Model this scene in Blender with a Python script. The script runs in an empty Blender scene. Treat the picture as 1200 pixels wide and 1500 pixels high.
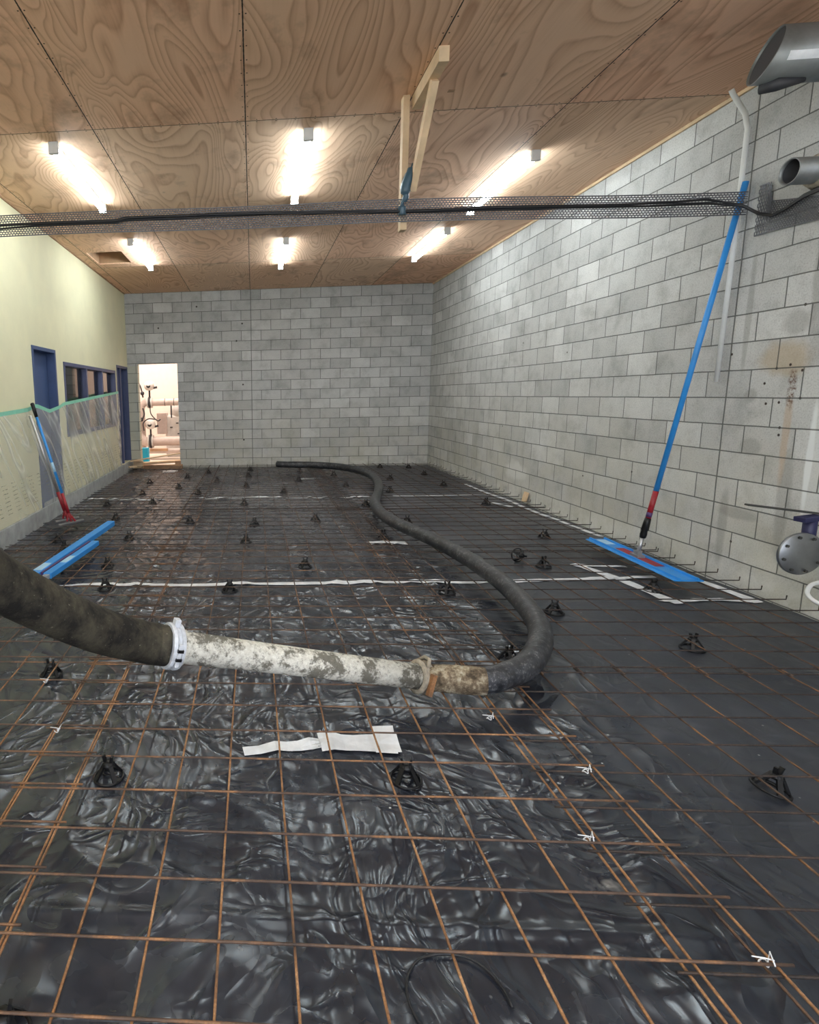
import bpy, bmesh, math, random
from mathutils import Vector, Matrix, noise, Euler
random.seed(7)
sc = bpy.context.scene
COL = sc.collection
PI = math.pi
H = 3.6                      # ceiling height, 18 courses of 200 mm block

# ------------------------------------------------------------------ helpers
def tag(o, label=None, cat=None, group=None, kind=None):
    if label: o['label'] = label
    if cat: o['category'] = cat
    if group: o['group'] = group
    if kind: o['kind'] = kind
    return o

def empty(name, loc, label, cat, group=None, rot=(0, 0, 0)):
    o = bpy.data.objects.new(name, None)
    o.empty_display_size = .05
    COL.objects.link(o)
    o.location = loc
    o.rotation_euler = rot
    return tag(o, label, cat, group)

class MB:
    """collects shapes in world (or local) coordinates and links them as one mesh object"""
    def __init__(s):
        s.bm = bmesh.new()
    def box(s, a, b, rot=None, piv=None):
        x0, x1 = sorted((a[0], b[0])); y0, y1 = sorted((a[1], b[1])); z0, z1 = sorted((a[2], b[2]))
        P = [Vector(p) for p in ((x0,y0,z0),(x1,y0,z0),(x1,y1,z0),(x0,y1,z0),(x0,y0,z1),(x1,y0,z1),(x1,y1,z1),(x0,y1,z1))]
        if rot is not None:
            piv = Vector(piv) if piv is not None else Vector(((x0+x1)/2, (y0+y1)/2, (z0+z1)/2))
            P = [piv + rot @ (p - piv) for p in P]
        v = [s.bm.verts.new(p) for p in P]
        for f in ((3,2,1,0),(4,5,6,7),(0,1,5,4),(1,2,6,5),(2,3,7,6),(3,0,4,7)):
            s.bm.faces.new([v[i] for i in f])
        return s
    def beam(s, p, q, w, h, up=(0, 0, 1)):
        """box along p->q, w across, h in the up direction"""
        p, q = Vector(p), Vector(q); d = (q - p).normalized()
        side = d.cross(Vector(up))
        if side.length < 1e-4: side = d.cross(Vector((1, 0, 0)))
        side.normalize(); u = side.cross(d).normalized()
        v = []
        for c in (p, q):
            for a, b in ((-1,-1),(1,-1),(1,1),(-1,1)):
                v.append(s.bm.verts.new(c + side*a*w/2 + u*b*h/2))
        for f in ((3,2,1,0),(4,5,6,7),(0,1,5,4),(1,2,6,5),(2,3,7,6),(3,0,4,7)):
            s.bm.faces.new([v[i] for i in f])
        return s
    def tube(s, pts, r, n=8, caps=True, closed=False, smooth=True):
        pts = [Vector(p) for p in pts]
        m = len(pts)
        rad = r if isinstance(r, (list, tuple)) else [r]*m
        rings = []
        ref = None
        for i, p in enumerate(pts):
            if closed: d = pts[(i+1) % m] - pts[i-1]
            else: d = pts[min(i+1, m-1)] - pts[max(i-1, 0)]
            d.normalize()
            if ref is None:
                ref = Vector((0, 0, 1)) if abs(d.z) < .9 else Vector((1, 0, 0))
            a = ref - d * ref.dot(d)
            if a.length < 1e-5: a = d.orthogonal()
            a.normalize(); ref = a; b = d.cross(a)
            rings.append([s.bm.verts.new(p + (a*math.cos(2*PI*k/n) + b*math.sin(2*PI*k/n))*rad[i]) for k in range(n)])
        for i in range(m if closed else m-1):
            A, B = rings[i], rings[(i+1) % m]
            for k in range(n):
                f = s.bm.faces.new((A[k], A[(k+1) % n], B[(k+1) % n], B[k])); f.smooth = smooth
        if caps and not closed:
            s.bm.faces.new(list(reversed(rings[0]))); s.bm.faces.new(rings[-1])
        return s
    def lathe(s, prof, origin, axis, n=32, smooth=True):
        """prof: list of (distance along the axis, radius)"""
        o = Vector(origin); d = Vector(axis).normalized(); a = d.orthogonal().normalized(); b = d.cross(a)
        rings = []
        for t, r in prof:
            rings.append([s.bm.verts.new(o + d*t + (a*math.cos(2*PI*k/n) + b*math.sin(2*PI*k/n))*max(r, 1e-4)) for k in range(n)])
        for A, B in zip(rings, rings[1:]):
            for k in range(n):
                f = s.bm.faces.new((A[k], A[(k+1) % n], B[(k+1) % n], B[k])); f.smooth = smooth
        return s
    def quad(s, pts):
        s.bm.faces.new([s.bm.verts.new(p) for p in pts]); return s
    def build(s, name, mat, parent=None, loc=None, bevel=0, kind=None):
        bmesh.ops.recalc_face_normals(s.bm, faces=s.bm.faces) if len(s.bm.faces) < 60000 else None
        me = bpy.data.meshes.new(name); s.bm.to_mesh(me); s.bm.free()
        me.materials.append(mat)
        o = bpy.data.objects.new(name, me); COL.objects.link(o)
        if loc is not None: o.location = loc
        if parent is not None:
            o.parent = parent
            if loc is None and parent.type == 'EMPTY':      # world-space verts under a placed empty
                o.matrix_parent_inverse = parent_world(parent).inverted()
            elif loc is None:
                o.matrix_parent_inverse = parent_world(parent).inverted()
        if bevel:
            b = o.modifiers.new('bevel', 'BEVEL'); b.width = bevel; b.segments = 2; b.limit_method = 'ANGLE'
        if kind: o['kind'] = kind
        return o

def parent_world(p):
    M = Matrix.LocRotScale(p.location, p.rotation_euler, p.scale)
    if p.parent is not None:
        return parent_world(p.parent) @ p.matrix_parent_inverse @ M
    return M

def catmull(pts, n=8):
    pts = [Vector(p) for p in pts]; P = [2*pts[0]-pts[1]] + pts + [2*pts[-1]-pts[-2]]; out = []
    for i in range(1, len(P)-2):
        a, b, c, d = P[i-1], P[i], P[i+1], P[i+2]
        for k in range(n):
            t = k/n
            out.append(.5*((2*b) + (c-a)*t + (2*a-5*b+4*c-d)*t*t + (3*b-a-3*c+d)*t**3))
    out.append(pts[-1]); return out

# ------------------------------------------------------------------ materials
class G:
    def __init__(s, name):
        s.m = bpy.data.materials.new(name); s.m.use_nodes = True; s.t = s.m.node_tree; s.t.nodes.clear()
        s.out = s.t.nodes.new('ShaderNodeOutputMaterial')
    def n(s, typ, ins=None, **kw):
        nd = s.t.nodes.new('ShaderNode' + typ)
        for k, v in kw.items(): setattr(nd, k, v)
        for k, v in (ins or {}).items(): s.put(nd.inputs[k], v)
        return nd
    def put(s, sock, v):
        if isinstance(v, bpy.types.NodeSocket): s.t.links.new(v, sock)
        elif isinstance(v, (tuple, list)) and sock.type == 'RGBA' and len(v) == 3: sock.default_value = (*v, 1)
        else: sock.default_value = v
    def math(s, op, a, b=0.0, c=0.0, clamp=False):
        nd = s.n('Math', operation=op, use_clamp=clamp)
        s.put(nd.inputs[0], a); s.put(nd.inputs[1], b); s.put(nd.inputs[2], c)
        return nd.outputs[0]
    def pos(s):
        g = s.n('NewGeometry'); return g.outputs['Position']
    def obj(s):
        return s.n('TexCoord').outputs['Object']
    def xyz(s, v):
        nd = s.n('SeparateXYZ', {0: v}); return nd.outputs[0], nd.outputs[1], nd.outputs[2]
    def vec(s, x, y, z=0.0):
        return s.n('CombineXYZ', {0: x, 1: y, 2: z}).outputs[0]
    def scale(s, v, sx, sy, sz):
        nd = s.n('VectorMath', operation='MULTIPLY'); s.put(nd.inputs[0], v); nd.inputs[1].default_value = (sx, sy, sz); return nd.outputs[0]
    def add(s, a, b):
        nd = s.n('VectorMath', operation='ADD'); s.put(nd.inputs[0], a); s.put(nd.inputs[1], b); return nd.outputs[0]
    def noise(s, v, scale, detail=3, rough=.5, dist=0, out=0):
        return s.n('TexNoise', {'Vector': v, 'Scale': scale, 'Detail': detail, 'Roughness': rough, 'Distortion': dist}).outputs[out]
    def ramp(s, f, stops, interp='LINEAR'):
        nd = s.n('ValToRGB', {0: f}); cr = nd.color_ramp; cr.interpolation = interp
        while len(cr.elements) < len(stops): cr.elements.new(.5)
        for e, (p, c) in zip(cr.elements, stops):
            e.position = p; e.color = (*c, 1) if isinstance(c, (tuple, list)) else (c, c, c, 1)
        return nd.outputs[0]
    def rng(s, f, a, b, c, d, smooth=False):
        nd = s.n('MapRange', {0: f, 1: a, 2: b, 3: c, 4: d}); nd.clamp = True
        if smooth: nd.interpolation_type = 'SMOOTHSTEP'
        return nd.outputs[0]
    def mix(s, f, a, b, mode='MIX'):
        nd = s.n('Mix', data_type='RGBA', blend_type=mode)
        s.put(nd.inputs[0], f); s.put(nd.inputs[6], a); s.put(nd.inputs[7], b); return nd.outputs[2]
    def bump(s, h, strength=.3, dist=.01, normal=None):
        ins = {'Height': h, 'Strength': strength, 'Distance': dist}
        if normal is not None: ins['Normal'] = normal
        return s.n('Bump', ins).outputs[0]
    def pbr(s, color, rough=.6, metal=0.0, normal=None, spec=.5, **kw):
        ins = {'Base Color': color, 'Roughness': rough, 'Metallic': metal, 'Specular IOR Level': spec}
        if normal is not None: ins['Normal'] = normal
        ins.update(kw)
        b = s.n('BsdfPrincipled', ins)
        s.t.links.new(b.outputs[0], s.out.inputs[0]); return s.m

def plain(name, c, rough=.5, metal=0, var=.12, scale=9, bump=.0, spec=.5):
    g = G(name); p = g.obj()
    nz = g.noise(p, scale, 4, .6)
    k = g.rng(nz, .3, .7, 1-var, 1+var)
    col = g.mix(1, c, g.vec(k, k, k), 'MULTIPLY')
    rr = g.math('ADD', g.math('MULTIPLY', g.math('SUBTRACT', nz, .5), .25), rough, clamp=True)
    nrm = g.bump(g.noise(p, scale*6, 3), bump, .002) if bump else None
    return g.pbr(col, rr, metal, nrm, spec)

def mat_block(name, axis):
    g = G(name); p = g.pos(); x, y, z = g.xyz(p)
    u = g.math('ADD', x, .2) if axis == 'x' else y
    # wobble so that joints are not ruler-straight
    w = g.noise(p, 3.0, 2, .5); w = g.math('MULTIPLY', g.math('SUBTRACT', w, .5), .010)
    w2 = g.noise(g.add(p, g.vec(5.0, 3.0, 1.0)), 3.0, 2, .5); w2 = g.math('MULTIPLY', g.math('SUBTRACT', w2, .5), .010)
    v = g.vec(g.math('ADD', u, w), g.math('ADD', z, w2), 0.0)
    br = g.n('TexBrick', {'Vector': v, 'Color1': (0, 0, 0), 'Color2': (1, 1, 1), 'Mortar': (0, 0, 0), 'Scale': 1.0,
                          'Mortar Size': .0052, 'Mortar Smooth': .25, 'Bias': 0.0, 'Brick Width': .4, 'Row Height': .2})
    br.offset = .5; br.offset_frequency = 2; br.squash = 1
    tone = br.outputs[0]; mort = br.outputs[1]
    jpos = -3.6 if axis == 'x' else -7.4
    jx = x if axis == 'x' else y
    jd = g.math('ABSOLUTE', g.math('SUBTRACT', g.math('ADD', jx, w), jpos))
    joint = g.rng(jd, .004, .008, 1, 0)
    line = g.math('MAXIMUM', mort, joint)
    t1 = g.xyz(tone)[0]
    col = g.ramp(t1, [(0, (.43, .432, .425)), (.35, (.485, .487, .478)), (.7, (.525, .527, .518)), (1, (.60, .602, .592))])
    speck = g.noise(p, 90, 3, .7)
    col = g.mix(1, col, g.ramp(speck, [(.30, .72), (.48, 1.0), (.7, 1.1)]), 'MULTIPLY')
    blot = g.noise(p, 3.4, 6, .68)
    col = g.mix(1, col, g.ramp(blot, [(.3, (.74, .74, .73)), (.5, (1, 1, 1)), (.7, (1.10, 1.10, 1.09))]), 'MULTIPLY')
    # pores
    pores = g.noise(p, 34, 2, .5)
    col = g.mix(g.rng(pores, .70, .76, 0, .5), col, (.16, .16, .15))
    # yellowish efflorescence in the lower courses
    low = g.math('MULTIPLY', g.rng(z, .1, 1.5, 1, 0), g.rng(g.noise(p, 1.9, 4, .65), .38, .60, .15, 1))
    col = g.mix(g.math('MULTIPLY', low, .45), col, (.52, .50, .38))
    # mortar smears near the slab
    sm = g.math('MULTIPLY', g.rng(z, .05, .34, 1, 0), g.rng(g.noise(p, 7, 4, .7), .45, .62, 0, 1))
    col = g.mix(g.math('MULTIPLY', sm, .6), col, (.66, .65, .61))
    if axis == 'y':
        nz = g.noise(p, 5, 4, .6); nf = g.noise(p, 22, 4, .7)
        def blob(cy, cz, ry, rz, amt=.9):
            dy = g.math('DIVIDE', g.math('SUBTRACT', y, cy), ry); dz = g.math('DIVIDE', g.math('SUBTRACT', z, cz), rz)
            d = g.math('SQRT', g.math('ADD', g.math('MULTIPLY', dy, dy), g.math('MULTIPLY', dz, dz)))
            d = g.math('ADD', d, g.math('MULTIPLY', g.math('SUBTRACT', nz, .5), amt))
            return g.rng(d, .55, 1.1, 1, 0, True)
        # damp dark patches
        for a in ((-7.62, 1.42, .07, .06), (-7.66, 1.05, .10, .07), (-7.62, .55, .22, .05), (-7.98, .72, .06, .42), (-7.52, 2.0, .03, .5), (-7.5, .45, .05, .35), (-8.02, 2.2, .05, .3), (-7.9, 1.9, .12, .1)):
            col = g.mix(g.math('MULTIPLY', blob(*a), .42), col, (.22, .21, .19))
        # tan patch and rust runs
        col = g.mix(g.math('MULTIPLY', blob(-7.86, 1.66, .22, .14), .55), col, (.42, .32, .19))
        col = g.mix(g.math('MULTIPLY', blob(-7.93, 1.15, .035, .35), .5), col, (.48, .33, .20))
        fine = g.rng(nf, .44, .60, 0, 1)
        rust = g.math('MULTIPLY', blob(-7.93, 1.46, .04, .15, .5), fine)
        col = g.mix(rust, col, (.10, .035, .012))
        # white lime run
        lime = g.math('MAXIMUM', blob(-8.12, .98, .028, .42, .7), g.math('MULTIPLY', blob(-8.17, .85, .06, .6, .9), .4))
        col = g.mix(lime, col, (.74, .76, .76))
        col = g.mix(g.math('MULTIPLY', blob(-8.3, 1.6, .1, .5), .35), col, (.66, .66, .64))
        # foam smear and chalk at the foot of the wall, half way down the room
        col = g.mix(g.math('MULTIPLY', blob(-3.98, .40, .35, .14, 1.2), .8), col, (.66, .66, .63))
        # drilled holes
        for cy, cz in ((-7.80, 1.60), (-7.9, 1.62), (-7.72, 1.5), (-7.99, 1.58), (-7.85, 1.37), (-7.75, 1.36), (-8.0, 1.4), (-7.88, 1.2), (-7.88, 1.15), (-7.41, 1.72), (-7.3, 2.55), (-3.5, .98), (-5.1, 1.9), (-5.6, .55), (-6.4, .70), (-7.6, .33), (-4.0, 2.1), (-7.95, 2.0)):
            dy = g.math('SUBTRACT', y, cy); dz = g.math('SUBTRACT', z, cz)
            d = g.math('SQRT', g.math('ADD', g.math('MULTIPLY', dy, dy), g.math('MULTIPLY', dz, dz)))
            col = g.mix(g.rng(d, .007, .012, 1, 0), col, (.05, .035, .03))
    else:
        for cx, cz in ((-3.78, 2.94), (-3.78, 1.72), (-3.78, .58), (-5.5, 2.9), (-4.7, 3.3), (-3.9, 2.6)):
            dx = g.math('SUBTRACT', x, cx); dz = g.math('SUBTRACT', z, cz)
            d = g.math('SQRT', g.math('ADD', g.math('MULTIPLY', dx, dx), g.math('MULTIPLY', dz, dz)))
            col = g.mix(g.rng(d, .012, .022, 1, 0), col, (.07, .06, .055))
        # pale green tint on the narrow pier left of the doorway
        pier = g.math('MULTIPLY', g.math('LESS_THAN', x, -5.97), g.math('LESS_THAN', z, 2.15))
        col = g.mix(g.math('MULTIPLY', pier, .55), col, (.52, .53, .40))
    col = g.mix(g.math('MULTIPLY', line, .82), col, (.085, .085, .08))
    hgt = g.math('SUBTRACT', g.math('MULTIPLY', speck, .18), g.math('MULTIPLY', line, 1.0))
    return g.pbr(col, .88, 0, g.bump(hgt, .55, .005), .25)

def mat_ply(name, panels=True, base=1.0):
    g = G(name); p = g.pos(); x, y, z = g.xyz(p)
    if panels:
        ix = g.math('FLOOR', g.math('DIVIDE', x, 1.204)); iy = g.math('FLOOR', g.math('DIVIDE', y, 2.4))
    else:
        ix = g.math('FLOOR', g.math('DIVIDE', x, .5)); iy = g.math('FLOOR', g.math('DIVIDE', z, 5))
    wn = g.n('TexWhiteNoise', {'Vector': g.vec(ix, iy, 3.0)}, noise_dimensions='3D').outputs
    r1, r2, r3 = g.xyz(wn[1])
    off = g.vec(g.math('MULTIPLY', r1, 40), g.math('MULTIPLY', r2, 40), g.math('MULTIPLY', r3, 40))
    q = g.add(g.scale(p, 1.5, .42, 1.5), off)
    base_n = g.noise(q, 1.0, 2, .35, .5)
    freq = g.math('ADD', 26, g.math('MULTIPLY', r2, 16))
    fr = g.math('FRACT', g.math('MULTIPLY', base_n, freq))
    ring = g.math('POWER', fr, 2.2)                                 # sharp latewood edge
    ring = g.math('MULTIPLY', ring, g.rng(fr, .86, 1, 1, 0))
    fine = g.noise(g.scale(p, 60, 2.2, 60), 1.0, 3, .6)
    t = g.math('ADD', g.math('MULTIPLY', ring, .72), g.math('MULTIPLY', g.math('SUBTRACT', fine, .5), .38))
    t = g.math('ADD', t, g.math('MULTIPLY', g.math('SUBTRACT', g.noise(p, .9, 3, .6), .5), .5), clamp=True)
    c = g.ramp(t, [(0, (.88, .63, .455)), (.3, (.78, .53, .37)), (.6, (.60, .36, .24)), (1, (.33, .165, .10))])
    # each sheet its own tone, pinker or yellower
    c = g.mix(g.math('MULTIPLY', r1, .7), c, g.mix(1, c, (1.05, .86, .80), 'MULTIPLY'))
    c = g.mix(g.math('MULTIPLY', r3, .5), c, g.mix(1, c, (.86, .84, .74), 'MULTIPLY'))
    # brown weather blotches and knots
    bl = g.noise(g.add(g.scale(p, 1.2, .8, 1), off), 1.7, 5, .68)
    c = g.mix(g.rng(bl, .54, .74, 0, .6), c, (.26, .13, .075))
    vo = g.n('TexVoronoi', {'Vector': g.add(g.scale(p, 1.0, .7, 0.0), off), 'Scale': 1.5, 'Randomness': 1.0})
    kn = g.rng(vo.outputs[0], .012, .05, 1, 0, True)
    c = g.mix(g.math('MULTIPLY', kn, .75), c, (.09, .04, .02))
    if panels:
        def edge(v, s):
            f = g.math('SUBTRACT', g.math('FRACT', g.math('DIVIDE', v, s)), .5)
            return g.math('MULTIPLY', g.math('SUBTRACT', .5, g.math('ABSOLUTE', f)), s)
        e = g.math('MINIMUM', edge(x, 1.204), edge(y, 2.4))
        jag = g.noise(p, 25, 2, .6)
        e = g.math('ADD', e, g.math('MULTIPLY', g.math('SUBTRACT', jag, .5), .005))
        ln = g.rng(e, .003, .0055, 1, 0)
        c = g.mix(ln, c, (.035, .02, .012))
        # rows of nail heads next to the sheet edges
        ny = g.math('ABSOLUTE', g.math('SUBTRACT', g.math('FRACT', g.math('DIVIDE', y, .15)), .5))
        nx = g.math('ABSOLUTE', g.math('SUBTRACT', g.math('FRACT', g.math('DIVIDE', x, .15)), .5))
        ex = g.math('ABSOLUTE', g.math('SUBTRACT', edge(x, 1.204), .018)); ey = g.math('ABSOLUTE', g.math('SUBTRACT', edge(y, 2.4), .018))
        n1 = g.math('MULTIPLY', g.rng(ex, .003, .006, 1, 0), g.math('LESS_THAN', ny, .035))
        n2 = g.math('MULTIPLY', g.rng(ey, .003, .006, 1, 0), g.math('LESS_THAN', nx, .035))
        c = g.mix(g.math('MAXIMUM', n1, n2), c, (.06, .035, .02))
        hgt = g.math('SUBTRACT', g.math('MULTIPLY', t, .3), ln)
    else:
        hgt = t
    return g.pbr(c, .72, 0, g.bump(hgt, .25, .003), .3)

def mat_membrane():
    g = G('black_polythene'); p = g.obj(); x, y, z = g.xyz(p)
    warp = g.noise(p, 1.3, 2, .5, 0, 1)
    wv = g.n('VectorMath', operation='MULTIPLY_ADD'); g.put(wv.inputs[0], warp); wv.inputs[1].default_value = (.8, .8, .8); g.put(wv.inputs[2], p)
    pw = wv.outputs[0]
    def ridge(v, sc, pw_=3.0, det=1):
        n = g.noise(v, sc, det, .5)
        r = g.math('SUBTRACT', 1, g.math('ABSOLUTE', g.math('MULTIPLY_ADD', n, 2, -1)))
        return g.math('POWER', r, pw_)
    a = ridge(g.scale(pw, 3.0, .9, 1), 1.5, 9)
    b = ridge(g.scale(pw, 4.2, 2.4, 1), 1.05, 13, 2)
    c = ridge(g.add(g.scale(pw, 1.3, 3.6, 1), g.vec(9., 4., 0.)), 1.4, 13, 2)
    d = g.noise(pw, 3.2, 3, .55)
    fine = ridge(g.add(g.scale(pw, 11, 8, 1), g.vec(2., 7., 0.)), 1.2, 5)
    h = g.math('ADD', g.math('MULTIPLY', a, .75), g.math('MULTIPLY', b, .38))
    h = g.math('ADD', h, g.math('MULTIPLY', c, .34))
    h = g.math('ADD', h, g.math('MULTIPLY', d, .75))
    h = g.math('ADD', h, g.math('MULTIPLY', fine, .07))
    # the sheet lies crumpled in the middle and pulled flat along the right wall
    cr = g.math('MULTIPLY', g.rng(x, -2.3, -1.5, 1, .28, True), 1.0)
    nrm = g.bump(g.math('MULTIPLY', h, cr), .55, .020)
    dust = g.noise(p, 1.1, 6, .68); dust2 = g.noise(g.add(p, g.vec(4., 4., 4.)), 7, 3, .55)
    dm = g.math('MULTIPLY', g.rng(dust, .40, .68, 0, 1), g.rng(dust2, .35, .75, .3, 1))
    col = g.mix(g.math('MULTIPLY', dm, .6), (.017, .019, .027), (.080, .087, .106))
    # pinkish grey tone growing towards the far end, weaker at right, chalk spots scattered
    far = g.math('MULTIPLY', g.rng(y, -8.2, -4.5, 0, 1), g.rng(g.noise(p, .8, 5, .65), .38, .60, .25, 1))
    far = g.math('MULTIPLY', far, g.rng(x, -2.4, -1.4, 1, .45))
    col = g.mix(g.math('MULTIPLY', far, .62), col, (.20, .185, .19))
    sp = g.n('TexVoronoi', {'Vector': p, 'Scale': 14.0}).outputs[0]
    spots = g.math('MULTIPLY', g.rng(sp, .035, .075, 1, 0), g.rng(g.noise(p, 1.7, 2), .52, .60, 0, 1))
    col = g.mix(spots, col, (.5, .5, .48))
    white = g.math('MULTIPLY', g.rng(g.noise(g.add(p, g.vec(1., 3., 0.)), 2.2, 5, .7), .66, .74, 0, .7), g.rng(dust2, .45, .6, 0, 1))
    col = g.mix(white, col, (.34, .33, .31))
    ro = g.math('ADD', g.rng(dust2, .3, .7, .19, .27), g.math('MULTIPLY', dm, .12))
    ro = g.math('ADD', ro, g.rng(x, -2.3, -1.4, 0, .14, True), clamp=True)
    return g.pbr(col, ro, 0, nrm, .8, **{'Specular Tint': (.84, .93, 1.0, 1)})

def mat_rust(name, orange):
    g = G(name); p = g.pos()
    n = g.noise(p, 7, 5, .7); f = g.noise(p, 160, 2, .6)
    k = g.math('ADD', g.math('MULTIPLY', g.math('SUBTRACT', n, .5), 1.6), orange, clamp=True)
    c = g.ramp(k, [(0, (.026, .023, .023)), (.40, (.11, .068, .048)), (.72, (.36, .175, .075)), (1, (.58, .33, .17))])
    c = g.mix(g.rng(f, .4, .6, 0, .4), c, (.10, .06, .04))
    return g.pbr(c, .62, .25, None, .4)

def mat_sheet():
    g = G('clear_masking_film'); p = g.pos(); x, y, z = g.xyz(p)
    n = g.noise(g.scale(g.vec(0.0, g.math('ADD', y, g.math('MULTIPLY', z, .9)), z), 1, 2.4, .7), 1.3, 1, .4, .3)
    r = g.math('POWER', g.math('SUBTRACT', 1, g.math('ABSOLUTE', g.math('MULTIPLY_ADD', n, 2, -1))), 22)
    # printed dashes along the lower band of the film
    zz = g.math('SUBTRACT', z, .23)
    band = g.math('MULTIPLY', g.math('LESS_THAN', z, .66), g.math('GREATER_THAN', z, .30))
    row = g.math('LESS_THAN', g.math('FRACT', g.math('DIVIDE', zz, .045)), .22)
    dash = g.math('LESS_THAN', g.math('FRACT', g.math('DIVIDE', g.math('ADD', y, g.math('MULTIPLY', z, .35)), .24)), .52)
    brk = g.math('GREATER_THAN', g.noise(g.scale(p, 1, 30, 60), 1.0, 1), .46)
    pr = g.math('MULTIPLY', g.math('MULTIPLY', band, row), g.math('MULTIPLY', dash, brk))
    al = g.math('ADD', .27, g.math('MULTIPLY', r, .35))
    al = g.math('ADD', al, g.math('MULTIPLY', pr, .35), clamp=True)
    col = g.mix(pr, (.80, .79, .72), (.22, .20, .14))
    g.pbr(col, .35, 0, g.bump(g.math('ADD', r, n), .3, .01), .4, Alpha=al)
    return g.m

def mat_emit(name, c, s):
    g = G(name); e = g.n('Emission', {'Color': c, 'Strength': s}); g.t.links.new(e.outputs[0], g.out.inputs[0]); return g.m

def mat_hose():
    g = G('dusty_black_rubber'); p = g.pos()
    n = g.noise(p, 14, 5, .7); n2 = g.noise(p, 60, 4, .7)
    c = g.mix(g.rng(n, .42, .72, 0, .8), (.011, .012, .015), (.070, .073, .083))
    c = g.mix(g.math('MULTIPLY', g.rng(n2, .52, .66, 0, .7), g.rng(n, .45, .6, .1, 1)), c, (.26, .26, .26))
    return g.pbr(c, .42, 0, g.bump(n2, .3, .003), .5)

def mat_bighose():
    g = G('grimy_brown_rubber'); p = g.pos()
    n = g.noise(p, 9, 5, .72); n2 = g.noise(p, 70, 4, .7)
    c = g.mix(g.rng(n, .40, .66, 0, .8), (.018, .016, .014), (.085, .075, .052))
    c = g.mix(g.rng(n2, .64, .72, 0, .6), c, (.28, .26, .20))
    return g.pbr(c, .8, 0, g.bump(n2, .6, .004), .2)

def mat_pipe():
    g = G('cement_splashed_steel'); p = g.pos()
    n = g.noise(p, 9, 6, .78); n2 = g.noise(p, 55, 4, .75)
    c = g.mix(g.rng(n2, .35, .7, 0, 1), (.80, .78, .70), (.50, .47, .40))
    c = g.mix(g.rng(n, .48, .56, 0, .9), c, (.12, .11, .085))
    c = g.mix(g.rng(n2, .62, .68, 0, .8), c, (.10, .09, .07))
    return g.pbr(c, .85, 0, g.bump(g.math('ADD', n, n2), .8, .006), .2)

M = {}
M['block_back'] = mat_block('grey_blockwork_end_wall', 'x')
M['block_right'] = mat_block('grey_blockwork_side_wall', 'y')
M['ply'] = mat_ply('plywood_lining')
M['ply2'] = mat_ply('plywood_offcut', False)
M['membrane'] = mat_membrane()
M['rust'] = mat_rust('rusty_wire', .74); M['rust_cross'] = mat_rust('brown_wire', .44); M['steel'] = mat_rust('dull_wire', .36); M['dark_steel'] = mat_rust('dark_wire', .02)
M['film'] = mat_sheet()
M['hose'] = mat_hose(); M['bighose'] = mat_bighose(); M['pipe'] = mat_pipe()
M['cream'] = plain('cream_paint', (.76, .72, .49), .7, var=.05, scale=2.2, spec=.3)
M['blue_paint'] = plain('navy_blue_paint', (.055, .09, .20), .5, var=.1)
M['blue_frame'] = plain('slate_blue_paint', (.07, .085, .17), .5, var=.1)
M['concrete'] = plain('bare_concrete', (.36, .37, .36), .9, var=.25, scale=6, bump=.4, spec=.2)
M['led'] = mat_emit('lit_diffuser', (.87, .97, 1.0), 36.0)
M['white_metal'] = plain('white_enamel', (.75, .75, .74), .45, var=.04)
M['white_tape'] = plain('white_tape', (.78, .79, .81), .45, var=.12, scale=14, bump=.3)
M['green_tape'] = plain('pale_green_tape', (.25, .62, .45), .6, var=.1)
M['black_plastic'] = plain('black_plastic', (.006, .006, .007), .40, var=.2, spec=.35)
M['black_cable'] = plain('black_cable_sheath', (.012, .012, .014), .45)
M['blue_alu'] = plain('bright_blue_coating', (.03, .26, .68), .38, var=.08)
M['pale_blue'] = plain('pale_blue_sticker', (.40, .62, .80), .5)
M['red'] = plain('red_coating', (.30, .012, .02), .45)
M['purple'] = plain('dark_purple_plastic', (.07, .03, .12), .5)
M['alu'] = plain('worn_aluminium', (.50, .50, .50), .38, .8)
M['mesh_metal'] = plain('galvanised_mesh', (.13, .13, .145), .5, .4)
M['timber'] = plain('pale_pine', (.66, .48, .30), .7, var=.2, scale=5)
M['timber_dark'] = plain('brown_pine', (.42, .25, .14), .75, var=.25, scale=5)
M['flue'] = plain('grey_sheet_metal', (.25, .26, .26), .5, .6, var=.25, scale=5)
M['flue_in'] = plain('dark_grey_interior', (.05, .05, .055), .7)  # flat dark grey for the flue end plate and stub bore
M['flange'] = plain('machined_steel', (.28, .29, .30), .34, .85, var=.15)
M['navy'] = plain('navy_valve_paint', (.02, .02, .07), .5)
M['handle_grey'] = plain('dark_grey_lever_steel', (.06, .06, .055), .55, .4)
M['pvc'] = plain('white_plastic_conduit', (.72, .72, .70), .5, var=.05)
M['tie'] = plain('white_plastic_tie', (.75, .75, .76), .4)
M['galv'] = plain('brushed_galvanised_ring', (.62, .64, .68), .5, .1, var=.2, scale=30, bump=.4)
M['clamp'] = plain('cement_caked_clamp', (.30, .26, .20), .85, var=.4, scale=40, bump=.7)
def mat_sleeve():
    g = G('cement_caked_sleeve'); p = g.pos(); n = g.noise(p, 22, 5, .7)
    c = g.ramp(n, [(.35, (.05, .038, .025)), (.5, (.16, .12, .08)), (.58, (.30, .25, .17)), (.68, (.45, .41, .33))])
    return g.pbr(c, .85, 0, g.bump(n, .8, .006), .2)
M['sleeve'] = mat_sleeve()
M['pinkwall'] = plain('warm_white_wall', (.80, .70, .62), .8, var=.03)
M['beige'] = plain('beige_wall', (.62, .58, .50), .8, var=.05)
M['pinkpipe'] = plain('beige_painted_pipe', (.58, .47, .42), .5, var=.1)
M['grey_white'] = plain('off_white_casing', (.70, .66, .62), .5)
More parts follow.
